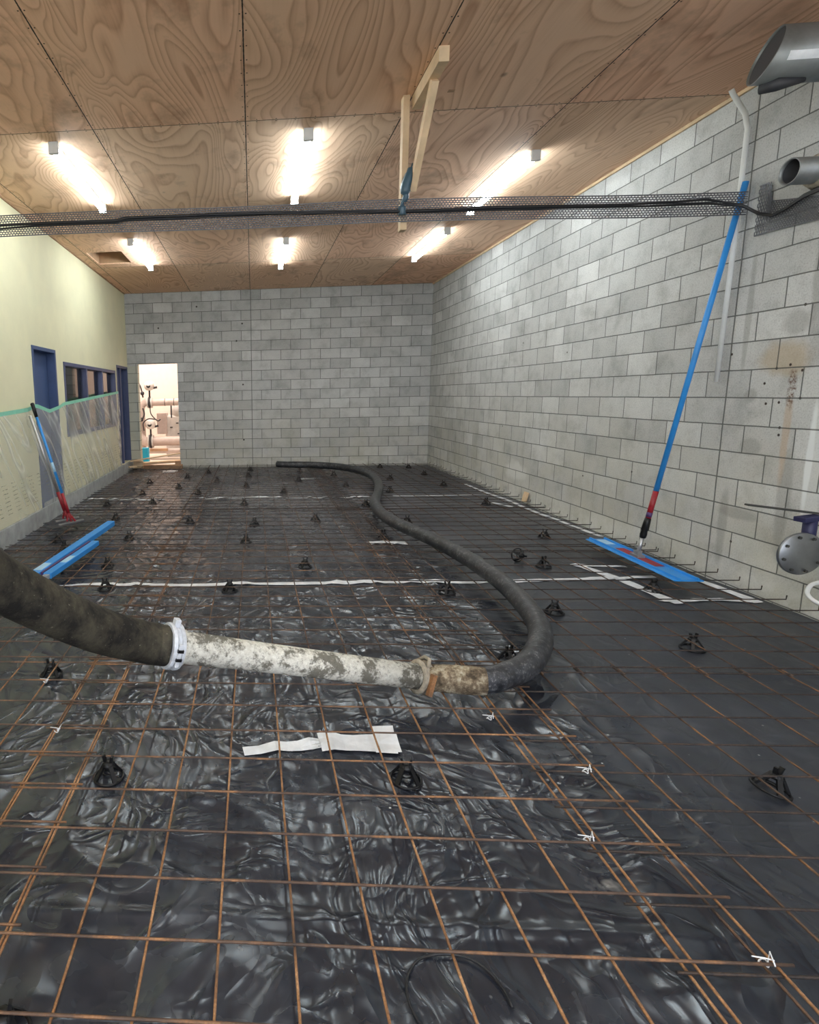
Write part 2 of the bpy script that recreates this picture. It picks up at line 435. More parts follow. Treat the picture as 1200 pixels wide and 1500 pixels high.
M['darkgrey'] = plain('charcoal_rubber', (.03, .03, .035), .6)
M['cyan'] = plain('cyan_board', (.02, .42, .62), .6)
M['yellow'] = plain('yellow_cover', (.75, .58, .15), .5)
M['teal_strap'] = plain('dark_teal_strap', (.05, .10, .14), .35)
M['fill_yard'] = plain('pale_fill_ground', (.55, .55, .53), .9, var=.1)  # ground added outside, kept pale for bounced light
M['end_wall'] = plain('grey_render', (.55, .55, .53), .85, var=.05)

def mat_glass():
    g = G('window_glass')
    t = g.n('BsdfTransparent', {'Color': (.92, .94, .94)}); s = g.n('BsdfGlossy', {'Color': (1, 1, 1), 'Roughness': .03})
    fr = g.n('Fresnel', {'IOR': 1.5}); mx = g.n('MixShader', {0: fr.outputs[0]})
    g.t.links.new(t.outputs[0], mx.inputs[1]); g.t.links.new(s.outputs[0], mx.inputs[2]); g.t.links.new(mx.outputs[0], g.out.inputs[0])
    return g.m
M['glass'] = mat_glass()

# ------------------------------------------------------------------ the room
YF = -14.6                   # wall behind the viewpoint
XL = -6.18
def holed(u0, u1, v0, v1, holes):
    us = sorted({u0, u1, *[h[0] for h in holes], *[h[1] for h in holes]}); vs = sorted({v0, v1, *[h[2] for h in holes], *[h[3] for h in holes]})
    for a, b in zip(us, us[1:]):
        for c, d in zip(vs, vs[1:]):
            mu, mv = (a+b)/2, (c+d)/2
            if not any(h[0] < mu < h[1] and h[2] < mv < h[3] for h in holes): yield a, b, c, d

DOORWAY = (-5.975, -5.135, 0.0, 2.19)
m = MB()
for a, b, c, d in holed(-6.4, .2, -.2, H+.3, [DOORWAY]): m.box((a, 0, c), (b, .19, d))
m.build('wall_back', M['block_back'], kind='structure')
m = MB().box((0, 0, -.2), (.2, YF, H+.3)); m.build('wall_right', M['block_right'], kind='structure')
HOLES_L = [(-5.27, -4.45, .17, 2.145), (-4.14, -1.13, .98, 2.015), (-1.0, -.05, .20, 2.13)]
m = MB()
for a, b, c, d in holed(YF, 0, .19, H+.3, HOLES_L): m.box((XL-.14, a, c), (XL, b, d))
m.build('wall_left', M['cream'], kind='structure')
m = MB().box((XL-.14, YF, -.2), (XL+.03, 0, .19)); m.build('trim_1', M['concrete'], kind='structure', bevel=.006)
m = MB()
for a, b, c, d in holed(XL-.2, .2, -.2, H+.3, [(-5.9, -.3, -.04, 3.35)]): m.box((a, YF-.2, c), (b, YF, d))  # unseen opening, added to let daylight in as fill
m.build('wall_front', M['end_wall'], kind='structure')
MB().box((-20, YF-18, -.25), (14, YF-.2, -.05)).build('floor_fill_yard', M['fill_yard'], kind='structure')  # unseen ground, added to throw daylight up onto the ceiling
HATCH = (-5.98, -5.46, -3.40, -2.65)
m = MB()
for a, b, c, d in holed(XL-.14, .2, YF, .19, [HATCH]): m.box((a, c, H), (b, d, H+.015))
m.build('ceiling', M['ply'], kind='structure')
m = MB()
x0, x1, y0, y1 = HATCH
m.box((x0-.02, y0-.02, H+.015), (x0, y1+.02, H+.40)); m.box((x1, y0-.02, H+.015), (x1+.02, y1+.02, H+.40))
m.box((x0-.02, y0-.02, H+.015), (x1+.02, y0, H+.40)); m.box((x0-.02, y1, H+.015), (x1+.02, y1+.02, H+.40))
m.box((x0-.02, y0-.02, H+.40), (x1+.02, y1+.02, H+.42))
m.build('trim_2', M['timber_dark'], kind='structure')
# pale timber bead between the plywood and the block wall
m = MB().box((-.022, 0, H-.028), (0, YF, H)); m.build('trim_3', M['timber'], kind='structure', bevel=.003)
m = MB().box((XL, YF, H-.012), (XL+.02, 0, H)); m.build('trim_4', M['timber_dark'], kind='structure')
# sealed concrete under everything
m = MB().box((XL-.4, YF-.2, -.25), (.2, .19, -.045)); m.build('floor', M['concrete'], kind='structure')

# ---------------- the polythene under the mesh: real folds in the sheet
RIDGES = [(-4.5, -10.585, -1.9, -10.60, .012, .018), (-1.9, -10.60, -.6, -10.62, .016, .02), (-3.0, -9.77, -2.0, -10.02, .014, .03), (-2.95, -9.80, -2.1, -10.10, .010, .02),
          (-2.2, -9.05, -.1, -9.02, .014, .03), (-2.3, -7.98, -.2, -8.02, .014, .03), (-6.0, -9.14, -3.9, -9.12, .012, .02),
          (-3.25, -9.95, -3.32, -11.0, .016, .035), (-3.05, -9.95, -2.98, -10.9, .014, .04), (-3.18, -10.0, -3.16, -10.8, .010, .02), (-2.9, -10.0, -2.72, -10.7, .012, .03),
          (-2.65, -10.78, -2.25, -10.72, .018, .04), (-3.7, -9.9, -3.95, -10.4, .010, .03), (-2.6, -8.3, -3.2, -9.0, .010, .03), (-3.3, -7.8, -2.6, -9.1, .008, .04)]
def seg_d(px, py, a, b, c, d):
    vx, vy = c-a, d-b; t = max(0, min(1, ((px-a)*vx + (py-b)*vy)/(vx*vx+vy*vy)))
    return math.hypot(px-a-t*vx, py-b-t*vy), t
def floor_z(x, y):
    near = 1.0
    amp = 1.0 if x < -2.3 else max(.35, 1.0 - (x+2.3)*.9)
    n1 = noise.noise(Vector((x*1.3, y*1.1, 0.3)))
    n2 = noise.noise(Vector((x*4.2+noise.noise(Vector((x, y, 5)))*1.2, y*2.1, 2.7)))
    n3 = noise.noise(Vector((x*9.5, y*6.0+n1*3, 7.1)))
    r = (1-abs(n2)*2.2); r = max(0, r)**5
    z = n1*.010 + amp*(r*.015 + n3*.0030)
    for a, b, c, d, h, w in RIDGES:
        if min(a, c)-.12 < x < max(a, c)+.12 and min(b, d)-.12 < y < max(b, d)+.12:
            dd, t = seg_d(x, y, a, b, c, d)
            z += h*math.exp(-(dd/w)**2)*math.sin(PI*min(1, max(0, .08+.9*t)))
    return z - .012
xs = [XL+.03 + i*(-XL-.03)/210 for i in range(211)]
ys = []
yy = -.001
while yy > -11.3:
    ys.append(yy); yy -= .05 if yy > -6 else (.03 if yy > -9 else .016)
while yy > YF: ys.append(yy); yy -= .15
ys.append(YF)
vv = [(x, y, floor_z(x, y)) for y in ys for x in xs]
nx_ = len(xs)
ff = [(j*nx_+i, (j+1)*nx_+i, (j+1)*nx_+i+1, j*nx_+i+1) for j in range(len(ys)-1) for i in range(nx_-1)]
me = bpy.data.meshes.new('polythene_membrane'); me.from_pydata(vv, [], ff); me.update()
me.polygons.foreach_set('use_smooth', [True]*len(me.polygons)); me.materials.append(M['membrane'])
mem = bpy.data.objects.new('polythene_membrane', me); COL.objects.link(mem)
tag(mem, 'crumpled glossy black polythene membrane spread over the whole floor under the mesh', 'membrane')

# ---------------- left wall: two blue doors and an internal window
def door_leaf(idx, y0, y1, z0, z1, glass=False):
    d = .10
    f = MB(); t = .045
    f.box((XL-.14, y0, z0), (XL+.012, y0+t, z1)); f.box((XL-.14, y1-t, z0), (XL+.012, y1, z1)); f.box((XL-.14, y0+t, z1-t), (XL+.012, y1-t, z1))
    if glass: f.box((XL-.12, y0+.30, z0), (XL-.0, y0+.36, z1-t))
    fr = f.build('door_%d' % idx, M['blue_frame'] if glass else M['blue_paint'], kind='structure', bevel=.003)
    MB().box((XL-d-.03, y0+t, z0+.005), (XL-d, y1-t, z1-t)).build('door_leaf', M['blue_paint'], fr)
    h = MB(); yh = y0+.12
    h.lathe([(0, 0), (0, .025), (.008, .025), (.008, 0)], (XL-d, yh, 1.15), (1, 0, 0), 16)
    h.tube([(XL-d+.005, yh, 1.15), (XL-d+.04, yh, 1.15), (XL-d+.045, yh+.09, 1.15)], .008)
    h.build('door_handle', M['alu'], fr)
door_leaf(1, *HOLES_L[0]); door_leaf(2, *HOLES_L[2], glass=True)
y0, y1, z0, z1 = HOLES_L[1]
f = MB(); t = .05
f.box((XL-.14, y0, z0), (XL+.012, y0+t, z1)); f.box((XL-.14, y1-t, z0), (XL+.012, y1, z1)); f.box((XL-.14, y0+t, z1-t), (XL+.012, y1-t, z1)); f.box((XL-.14, y0+t, z0), (XL+.012, y1-t, z0+t))
win = f.build('window_1', M['blue_frame'], kind='structure', bevel=.003)
mul = [(-3.06, -3.0), (-2.10, -2.04)]
for a, b in mul: MB().box((XL-.13, a, z0+t), (XL+.005, b, z1-t)).build('mullion', M['blue_frame'], win)
for a, b in ((y0+t, -3.06), (-3.0, -2.10), (-2.04, y1-t)):
    MB().box((XL-.075, a, z0+t), (XL-.069, b, z1-t)).build('window_pane', M['glass'], win)
# the office behind that window
m = MB(); X2 = -9.2
m.box((X2-.1, -6.5, 0), (X2, .3, 3)); m.box((X2, -6.6, 0), (XL-.14, -6.5, 3)); m.box((X2, .25, 0), (XL-.14, .35, 3)); m.box((X2, -6.6, 3), (XL-.14, .35, 3.1)); m.box((X2, -6.6, -.1), (XL-.14, .35, 0))
m.build('wall_office', M['beige'], kind='structure')
dr = empty('glazed_partition', (-8.2, -1.0, 0), 'beige partition with dark framed opening seen through the first window pane', 'partition')
MB().box((-8.25, -3.6, 0), (-8.2, .2, .95)).box((-8.25, -3.6, 2.2), (-8.2, .2, 2.6)).build('partition_panel', M['grey_white'], dr)
fr_ = MB()
for k in range(6): fr_.box((-8.26, -3.6+k*.75, .95), (-8.19, -3.54+k*.75, 2.2))
fr_.build('partition_frame', M['timber_dark'], dr)
la = bpy.data.lights.new('office_lamp', 'AREA'); la.energy = 150; la.size = 1.2; la.color = (1, .93, .82)
lo = bpy.data.objects.new('office_lamp', la); COL.objects.link(lo); lo.location = (-7.4, -2.6, 2.95)

# masking film and green tape over the lower left wall
film_pts = [(-9.5, 1.30), (-6.3, 1.366), (-5.57, 1.396), (-5.35, 1.44), (-5.30, 1.43), (-4.9, 1.36), (-4.45, 1.41), (-4.37, 1.439), (-3.2, 1.50), (-1.10, 1.61)]
def film_top(y):
    for (a, za), (b, zb) in zip(film_pts, film_pts[1:]):
        if a <= y <= b: return za + (zb-za)*(y-a)/(b-a)
    return film_pts[-1][1]
NY, NZ = 420, 44; YA, YB = -9.5, -1.08
vv = []; ff = []
GATHER = [(-5.42, 1.44), (-8.3, 1.33), (-4.40, 1.44), (-2.3, 1.55)]
for j in range(NZ+1):
    for i in range(NY+1):
        y = YA + (YB-YA)*i/NY; zt = film_top(y); z = .205 + (zt-.205)*j/NZ
        fold = 0
        for gy, gz in GATHER:                       # folds fan out from where the tape holds the film
            dy, dz = y-gy, gz+.05-z; R = math.hypot(dy, dz)
            if R < 1.5: fold += math.sin(math.atan2(dy, dz)*13 + gy*3)*.006*min(1, R*3)*(1-R/1.5)
        fold += noise.noise(Vector((y*1.7, z*1.2, 4)))*.012
        edge = min(1, (NZ-j)/4, j/2+.15)
        vv.append((XL+.036 + abs(.012+fold)*edge*1.1, y, z))
for j in range(NZ):
    for i in range(NY):
        a = j*(NY+1)+i; ff.append((a, a+1, a+NY+2, a+NY+1))
me = bpy.data.meshes.new('masking_film'); me.from_pydata(vv, [], ff); me.update()
me.polygons.foreach_set('use_smooth', [True]*len(me.polygons)); me.materials.append(M['film'])
fm = bpy.data.objects.new('masking_film', me); COL.objects.link(fm)
tag(fm, 'translucent plastic masking film with printed dashes hanging over the lower cream wall', 'plastic sheet')
m = MB()
pp = [film_pts[0]] + [(y, film_top(y)) for y in [-9+.1*k for k in range(80)]] + [film_pts[-1]]
pp = sorted(set(pp))
for (a, za), (b, zb) in zip(pp, pp[1:]):
    m.quad([(XL+.040, a, za-.022), (XL+.040, b, zb-.022), (XL+.040, b, zb+.022), (XL+.040, a, za+.022)])
o = m.build('masking_tape', M['green_tape'])
s_ = o.modifiers.new('thickness', 'SOLIDIFY'); s_.thickness = .001
tag(o, 'long strip of pale green tape along the top of the masking film', 'tape')

# ------------------------------------------------------------------ lights of the room
def batten(x, yc, label):
    r = empty('batten_light', (x, yc, H), label, 'ceiling light', 'linear ceiling lights')
    L = .80
    MB().box((x-.028, yc-L, H-.044), (x+.028, yc+L, H)).build('light_housing', M['white_metal'], r)
    n = 10; b = MB(); prof = []
    for k in range(n+1):
        a = PI*k/n; prof.append((x-.034*math.cos(a), H-.040-.044*math.sin(a)))
    v0 = [b.bm.verts.new((px, yc-L+.03, pz)) for px, pz in prof]; v1 = [b.bm.verts.new((px, yc+L-.03, pz)) for px, pz in prof]
    for k in range(n): b.bm.faces.new((v0[k], v0[k+1], v1[k+1], v1[k]))
    b.bm.faces.new(v0); b.bm.faces.new(list(reversed(v1))); b.bm.faces.new((v0[0], v1[0], v1[-1], v0[-1]))
    b.build('light_diffuser', M['led'], r)
    for s in (-1, 1):
        MB().box((x-.040, yc+s*(L-.03), H-.092), (x+.040, yc+s*L+s*.006, H)).build('end_cap', M['white_metal'], r, bevel=.004)
batten(-5.20, -6.23, 'lit white batten light, nearest left one, by the cream wall')
batten(-3.11, -6.23, 'lit white batten light, middle one of the nearer row, left of the timber hanger')
batten(-1.035, -5.56, 'lit white batten light, nearer right one, between hanger and block wall')
batten(-5.19, -3.26, 'lit white batten light just right of the dark ceiling hatch')
batten(-3.105, -3.00, 'lit white batten light, middle one of the far row beyond the cable tray')
batten(-1.025, -3.17, 'lit white batten light, far right one close to the block wall corner')
for i, x in enumerate((-5.20, -3.11, -1.035)):
    batten(x, -10.3, 'batten light above the viewpoint, %s of its row' % ('left', 'middle', 'right')[i])
for i, x in enumerate((-5.20, -3.11, -1.035)):
    batten(x, -13.2, 'batten light behind the viewpoint, %s of its row' % ('left', 'middle', 'right')[i])
# thin dark plates laid in for square holes in the plywood
for k, (x, y) in enumerate(((-4.864, -7.504), (-2.151, -7.487))):
    o = MB().box((x-.022, y-.016, H-.003), (x+.022, y+.016, H+.004)).build('hole_patch', M['timber_dark'])
    tag(o, ('small dark square patch on the left ceiling panel', 'small dark square patch on ceiling right of the timber hanger')[k], 'patch', 'dark ceiling patches')

# ------------------------------------------------------------------ reinforcing mesh
def bar_z(x, y): return .064 + .006*noise.noise(Vector((x*.9, y*.9, 3.3)))
XLs = [-5.87, -5.67, -5.47, -5.27, -5.07, -4.87, -4.67, -4.475, -4.275]
XMs = [-4.462, -4.262, -4.072, -3.88, -3.688, -3.49, -3.285, -3.085, -2.882, -2.690, -2.495, -2.300]
XRs = [-2.515, -2.318, -2.12, -1.92, -1.72, -1.52, -1.32, -1.12, -.92, -.72, -.52, -.32]
YS = [(-12.9, [-10.745-.2*k for k in range(11)][::-1] + [-10.55, -10.36, -10.163, -9.967, -9.773, -9.57, -9.365, -9.165], -9.09),
      (-9.20, [-9.12, -8.92, -8.72, -8.52, -8.32, -8.12, -7.92, -7.72, -7.52, -7.32, -7.12, -6.92, -6.74], -6.68),
      (-6.90, [-6.84, -6.64, -6.44, -6.24, -6.04, -5.84, -5.64, -5.44, -5.24, -5.04, -4.86], -4.80),
      (-5.00, [-4.95 + .2*k for k in range(24)], -.12)]
def bar(p, q, r, lift, hook=False, seed=0):
    p, q = Vector(p), Vector(q); n = max(4, int((q-p).length/.16)); pts = []
    for i in range(n+1):
        c = p.lerp(q, i/n)
        wob = .0022*noise.noise(Vector((c.x*2+seed, c.y*2, seed*1.7)))
        pts.append((c.x+wob, c.y+wob, bar_z(c.x, c.y)+lift))
    if hook: pts.append((pts[-1][0]+.002, pts[-1][1], pts[-1][2]+.028))
    return MB().tube(pts, r, 6)
NAMES = {'L': ('left', 'beside the cream wall'), 'M': ('middle', 'down mid floor'), 'R': ('right', 'beside the block wall')}
DEPTH = ('nearest the viewpoint', 'second from the viewpoint', 'third from the viewpoint', 'farthest, ending at the back block wall')
seed = 0
for si, (ya, ycs, yb) in enumerate(YS):
    for key, XX, xa, xb in (('L', XLs, -6.02, -4.235), ('M', XMs, -4.50, -2.262), ('R', XRs, -2.55, -.035)):
        side, where = NAMES[key]
        lift = {'L': 0, 'M': .003, 'R': -.012}[key] + (si % 2)*.009
        r0 = empty('mesh_sheet', ((xa+xb)/2, (ya+yb)/2, .06), '%s steel mesh sheet %s, %s' % ('rusty' if (key == 'M' and si < 2) else 'dull', where, DEPTH[si]), 'reinforcing mesh', 'reinforcing mesh sheets')
        sh = (0, .004, .018, -.022)[si]
        lm = M['rust'] if (si == 0 and key != 'R') else (M['rust_cross'] if (key == 'R' and si == 0) or (key != 'R' and si < 3) else M['steel'])
        cm = M['rust_cross'] if (si == 0 and key != 'R') else (M['steel'] if si < 2 and key != 'R' else M['dark_steel'])
        for x in XX:
            seed += 1
            bar((x+sh, max(ya, -12.9), 0), (x+sh, yb, 0), .0041, lift, seed=seed).build('long_bar', lm if x > -2.45 or key != 'R' else M['rust'] if si == 0 else M['rust_cross'], r0)
        for y in ycs:
            seed += 1
            dy = {'L': .028, 'M': 0, 'R': -.018}[key]
            e = xb + (random.uniform(-.03, .02) if key == 'R' else 0)
            bar((xa + random.uniform(-.01, .01), y+dy, 0), (e, y+dy, 0), .0040, lift+.0088, hook=(key == 'R' and si > 0), seed=seed).build('cross_bar', cm, r0)

# ------------------------------------------------------------------ camera model (needed for nothing but the camera itself)
Mrot = Matrix.Rotation(.06857684, 3, 'Z') @ Matrix.Rotation(-.15745, 3, 'X') @ Matrix.Rotation(.02316, 3, 'Y')
CAMLOC = Vector((-3.58103, -12.05155, H-2.09774))

# ------------------------------------------------------------------ bar chairs under the mesh
CH = [
 (-4.18, -9.98, 'nearest left, below the left end of the pale pipe'),
 (-3.00, -9.96, 'nearest middle, directly below the wide white tape patch'),
 (-1.66, -9.97, 'nearest right, tilted, at the right edge of the photo'),
 (-4.71, -9.15, 'below the thick brown hose at the left edge'),
 (-1.05, -8.73, 'alone on the smooth dark membrane right of the hose bend'),
 (-4.19, -10.94, 'cut off by the bottom left corner of the photo'),
 (-2.17, -8.93, 'tucked inside the bend of the black hose'),
 (-4.78, -7.70, 'on the near white tape line, left one'),
 (-3.78, -7.74, 'on the near white tape line, second from the left'),
 (-4.91, -7.10, 'just beyond the near tape line at its left end'),
 (-3.14, -7.14, 'just beyond the near tape line, left of the short tape strip'),
 (-4.93, -6.09, 'right of the far tip of the long blue beam'),
 (-3.67, -6.27, 'in mid floor, below the third row of chairs'),
 (-5.32, -5.07, 'above the far tip of the long blue beam'),
 (-4.36, -5.26, 'in mid floor left, level with the trowel blades'),
 (-3.58, -5.48, 'in the exact middle of the floor left of the hose'),
 (-2.85, -5.25, 'a little left of the hose in mid floor'),
 (-5.64, -4.24, 'below the left end of the far white tape line'),
 (-5.04, -4.01, 'touching the underside of the far tape, left part'),
 (-3.72, -4.24, 'just below the centre of the far tape line'),
 (-5.33, -3.24, 'beyond the left end of the far tape line'),
 (-4.83, -2.67, 'beyond the far tape, in the pinkish patch'),
 (-4.45, -3.23, 'immediately above the far tape, left of centre'),
 (-4.23, -2.03, 'beyond the far tape, just right of the pinkish patch'),
 (-4.82, -1.46, 'in front of the doorway threshold, right one'),
 (-5.42, -2.09, 'in front of the doorway threshold, left one'),
 (-3.71, -2.61, 'below the control joint of the end wall, nearest of three'),
 (-3.12, -3.26, 'just above the far tape, right of centre'),
 (-2.80, -2.07, 'below the near loop start of the far hose end'),
 (-3.68, -1.39, 'below the control joint of the end wall, second of three'),
 (-4.48, -.82, 'close to the end wall right of the doorway'),
 (-2.68, -.81, 'by the end wall, beside the far hose end'),
 (-2.10, -1.36, 'below the far curve of the black hose'),
 (-3.65, -.49, 'below the control joint, touching the end wall'),
 (-2.14, -7.80, 'on the near white tape line left of the hose'),
 (-1.55, -8.18, 'right of the hose where it bends back'),
 (-1.12, -7.14, 'right of the tipped bar chair, mid right floor'),
 (-1.27, -6.98, 'lying tipped on its side with its ring facing the viewer'),
 (-.62, -6.12, 'right floor, above the far end of the blue float blade'),
 (-2.24, -6.11, 'just above the short tape strip left of the hose'),
 (-1.81, -5.40, 'hugging the right side of the hose in mid floor'),
 (-2.08, -4.33, 'left of the hose at its narrow S bend'),
 (-.50, -4.32, 'near the right wall, below the right end of the far tape'),
 (-1.51, -3.25, 'right of the hose just beyond the far tape'),
 (-.54, -2.72, 'by the right wall, beyond the far tape'),
 (-.50, -1.52, 'by the right wall, second from the back corner'),
 (-1.21, -1.97, 'between hose curve and right wall, far floor'),
 (-2.08, -2.67, 'left of the hose curve, far floor'),
 (-.49, -.42, 'in the back right corner'),
 (-1.04, -.36, 'against the end wall beyond the hose curve'),
 (-5.70, -6.13, 'left edge, below the trowel blades, farther of two'),
 (-5.50, -6.53, 'left edge, below the trowel blades, nearer of two'),
 (-.62, -7.74, 'inside the taped square under the blue float blade'),
]
def make_chair():
    r = empty('bar_chair', (0, 0, 0), 'x', 'bar chair', 'black plastic bar chairs under the mesh')
    R = .058
    MB().tube([(R*math.cos(2*PI*k/36), R*math.sin(2*PI*k/36), .004) for k in range(36)], .0056, 6, closed=True).build('base_ring', M['black_plastic'], r)
    for k in range(4):
        a = PI/4 + k*PI/2 + .15; c, s = math.cos(a), math.sin(a)
        MB().beam((R*c, R*s, .003), (.014*c, .014*s, .066), .017, .009, (c, s, .4)).build('chair_leg', M['black_plastic'], r)
    MB().lathe([(0, 0), (0, .024), (.010, .026), (.020, .019), (.020, 0)], (0, 0, .048), (0, 0, 1), 16).build('saddle', M['black_plastic'], r)
    MB().lathe([(0, .024), (.004, .024), (.004, .019), (0, .019)], (0, 0, .020), (0, 0, 1), 18).build('brace_ring', M['black_plastic'], r)
    for sx in (-1, 1):
        MB().beam((sx*.012, 0, .062), (sx*.019, 0, .094), .014, .009, (1, 0, 0)).build('prong', M['black_plastic'], r)
    return r
proto = make_chair()
kids = [c for c in COL.objects if c.parent == proto]
for i, (x, y, w) in enumerate(CH):
    if i == 0: o = proto
    else:
        o = proto.copy(); COL.objects.link(o)
        for k in kids:
            c = k.copy(); COL.objects.link(c); c.parent = o
    o.location = (x, y, floor_z(x, y)+.003)
    o.rotation_euler = (0, 0, random.uniform(-.5, .5))
    o['label'] = 'black plastic bar chair ' + w
    if i == 2: o.rotation_euler = (.10, .22, .4)
    if w.startswith('lying'): o.rotation_euler = (PI/2*.93, 0, .25); o.location.z += .058
    if i == 2: o.location.z += .008

# ------------------------------------------------------------------ hose line
def hz(x, y, r): return bar_z(x, y) + .0135 + r
RH = .0625
hp = [(-3.12, -.72), (-2.945, -.80), (-2.45, -.92), (-1.95, -1.30), (-1.66, -2.10), (-1.66, -3.0), (-1.83, -3.95), (-2.09, -4.96), (-2.12, -5.85), (-1.90, -6.9), (-1.82, -7.75), (-1.86, -8.38), (-1.97, -8.85), (-2.19, -9.22), (-2.42, -9.40), (-2.58, -9.43)]
pts = catmull([(x, y, hz(x, y, RH)) for x, y in hp], 9)
o = MB().tube(pts, RH, 20).build('concrete_hose', M['hose'])
tag(o, 'long dusty black rubber hose snaking over the mesh from the end wall', 'hose')
A = Vector((-2.80, -9.40, hz(-2.8, -9.42, .062))); B = Vector((-3.93, -9.757, .452))       # pipe ends
d = (B-A).normalized()
E0 = Vector(pts[-1])
r = empty('hose_ferrule', E0, 'short cement-caked hose end sleeve right of the rusty clamp', 'hose fitting')
MB().tube([E0 + (A-E0)*t for t in (-.35, 0, .4, .86)], [.0645, .067, .066, .062], 20).build('sleeve', M['sleeve'], r)
r = empty('reducer_pipe', A, 'pale cement-splashed steel reducer pipe between the two hoses', 'pipe')
L = (B-A).length
MB().lathe([(0, 0), (0, .060), (L*.5, .0625), (L-.05, .0685), (L-.045, .074), (L, .074), (L, 0)], A, d, 28).build('pipe_body', M['pipe'], r)
# clamp at the near end: two half rings with bolt lugs and a lever
r = empty('snap_clamp', A, 'rusty brown pipe clamp with lever joining pale pipe and black hose', 'clamp')
MB().lathe([(-.030, .062), (-.030, .074), (-.020, .082), (-.008, .076), (.008, .076), (.020, .083), (.030, .074), (.030, .062)], A - d*.012, d, 26).build('clamp_ring', M['clamp'], r)
side = d.cross(Vector((0, 0, 1))).normalized(); upv = side.cross(d).normalized()
fr = side if side.y < 0 else -side
MB().beam(A + fr*.078 - d*.02 + upv*.05, A + fr*.092 - d*.01 - upv*.05, .022, .022, d).build('clamp_lug', M['rust'], r)
MB().tube([A + fr*.05 + upv*.075, A + upv*.098 + fr*.02 - d*.02, A + upv*.092 - fr*.03 - d*.03, A - fr*.07 + upv*.05 - d*.02], .009, 8).build('clamp_lever', M['clamp'], r)
# heavy ring clamp at the far end of the pipe
r = empty('ring_clamp', B, 'white galvanised ring clamp joining brown hose and pale pipe', 'clamp')
hd = Vector((-.75, -.62, .26)).normalized(); dm = (d + hd).normalized()
MB().lathe([(-.028, .070), (-.028, .098), (-.012, .100), (-.010, .088), (.008, .088), (.010, .098), (.026, .096), (.026, .070)], B + d*.012, dm, 30, smooth=False).build('clamp_band', M['galv'], r, bevel=.002)
fr2 = Vector((.25, -.97, 0)); fr2 = (fr2 - dm*fr2.dot(dm)).normalized(); up2 = dm.cross(fr2).normalized(); up2 = up2 if up2.z > 0 else -up2
MB().beam(B + d*.012 + up2*.088, B + d*.012 + up2*.122, .034, .026, dm).build('clamp_lug', M['galv'], r, bevel=.003)
MB().beam(B + d*.012 + fr2*.096 + up2*.05, B + d*.012 + fr2*.096 - up2*.05, .018, .010, fr2).build('clamp_latch', M['galv'], r, bevel=.002)
for s_ in (.022, -.016):
    MB().beam(B + d*.012 + fr2*.100 + up2*(s_-.006), B + d*.012 + fr2*.100 + up2*(s_+.006), .026, .012, fr2).build('clamp_slot', M['black_plastic'], r)
# thick brown hose rising towards the viewpoint
bp = catmull([B + d*.02, B + d*.11, (-4.20, -10.02, .645), (-4.37, -10.34, .915), (-4.47, -10.66, 1.20), (-4.52, -11.0, 1.48)], 9)
o = MB().tube(bp, [.086]*len(bp), 26).build('delivery_hose', M['bighose'])
tag(o, 'thick grimy brown-black hose rising out of the left edge of the photo', 'hose')

# white plastic ties on the mesh crossings
def tie(x, y, label, rot=0, tail=.03):
    r = .008; z = bar_z(x, y) + .006
    P = [(x + r*1.2*math.cos(a+rot), y + r*1.2*math.sin(a+rot), z + .004*math.sin(a*2)) for a in [k*PI/5 for k in range(11)]]
    P += [(x + r*math.cos(rot) + tail*.4, y + .01, z+.022), (x + r*math.cos(rot) + tail*.1, y - tail*.6, z+.010)]
    m = MB().tube(P, .0018, 6)
    m.tube([(x - tail*.9, y+.004, z+.014), (x, y, z+.014), (x + .02, y-.004, z+.012)], .0018, 6)
    tag(m.build('wire_tie', M['tie']), label, 'tie', 'white plastic mesh ties')
for x, y, l in ((-2.56, -9.64, 'white tie on the mesh just below the hose bend'), (-2.347, -9.996, 'white tie on the lapped mesh bars, second down on the right'),
                (-2.532, -10.342, 'white tie on a cross bar, third down on the right'), (-2.325, -10.737, 'white tie with long tail at bottom right'),
                (-4.459, -9.785, 'white tie on the left mesh lap, nearer one'), (-4.668, -9.348, 'white tie on the left mesh lap beside a bar chair')):
    tie(x, y, l)

# ------------------------------------------------------------------ tape on the membrane
def strip(name, pts, w, label, group=None, mat='white_tape', lift=.004, cat='tape', jag=.006):
    m = MB(); P = []
    for (x0, y0), (x1, y1) in zip(pts, pts[1:]):
        n = max(1, int(math.hypot(x1-x0, y1-y0)/.05))
        P += [(x0+(x1-x0)*k/n, y0+(y1-y0)*k/n) for k in range(n)]
    P.append(pts[-1]); V = []
    for i, (x, y) in enumerate(P):
        a = P[max(0, i-1)]; b = P[min(len(P)-1, i+1)]; dx, dy = b[0]-a[0], b[1]-a[1]; q = math.hypot(dx, dy); nx, ny = -dy/q, dx/q
        j = 1 + noise.noise(Vector((x*6, y*6, 1)))*.35
        row = []
        for s in (-1, -.33, .33, 1):
            X, Y = x+nx*w/2*s*j, y+ny*w/2*s*j
            row.append(m.bm.verts.new((X, Y, max(floor_z(X, Y), floor_z(X+.012, Y), floor_z(X-.012, Y), floor_z(X, Y+.012), floor_z(X, Y-.012))+lift)))
        V.append(row)
    for A_, B_ in zip(V, V[1:]):
        for k in range(3): m.bm.faces.new((A_[k], B_[k], B_[k+1], A_[k+1]))
    o = m.build(name, M[mat]); s_ = o.modifiers.new('thickness', 'SOLIDIFY'); s_.thickness = .0015; s_.offset = 1
    return tag(o, label, cat, group)
G1 = 'white tape strips on the membrane'
strip('tape_strip', [(-5.42, -7.65), (-5.05, -7.62), (-3.44, -7.575), (-2.35, -7.545), (-1.81, -7.53), (-.94, -7.465), (-.72, -7.42)], .062, 'long white tape line across the floor nearer the viewpoint', G1)
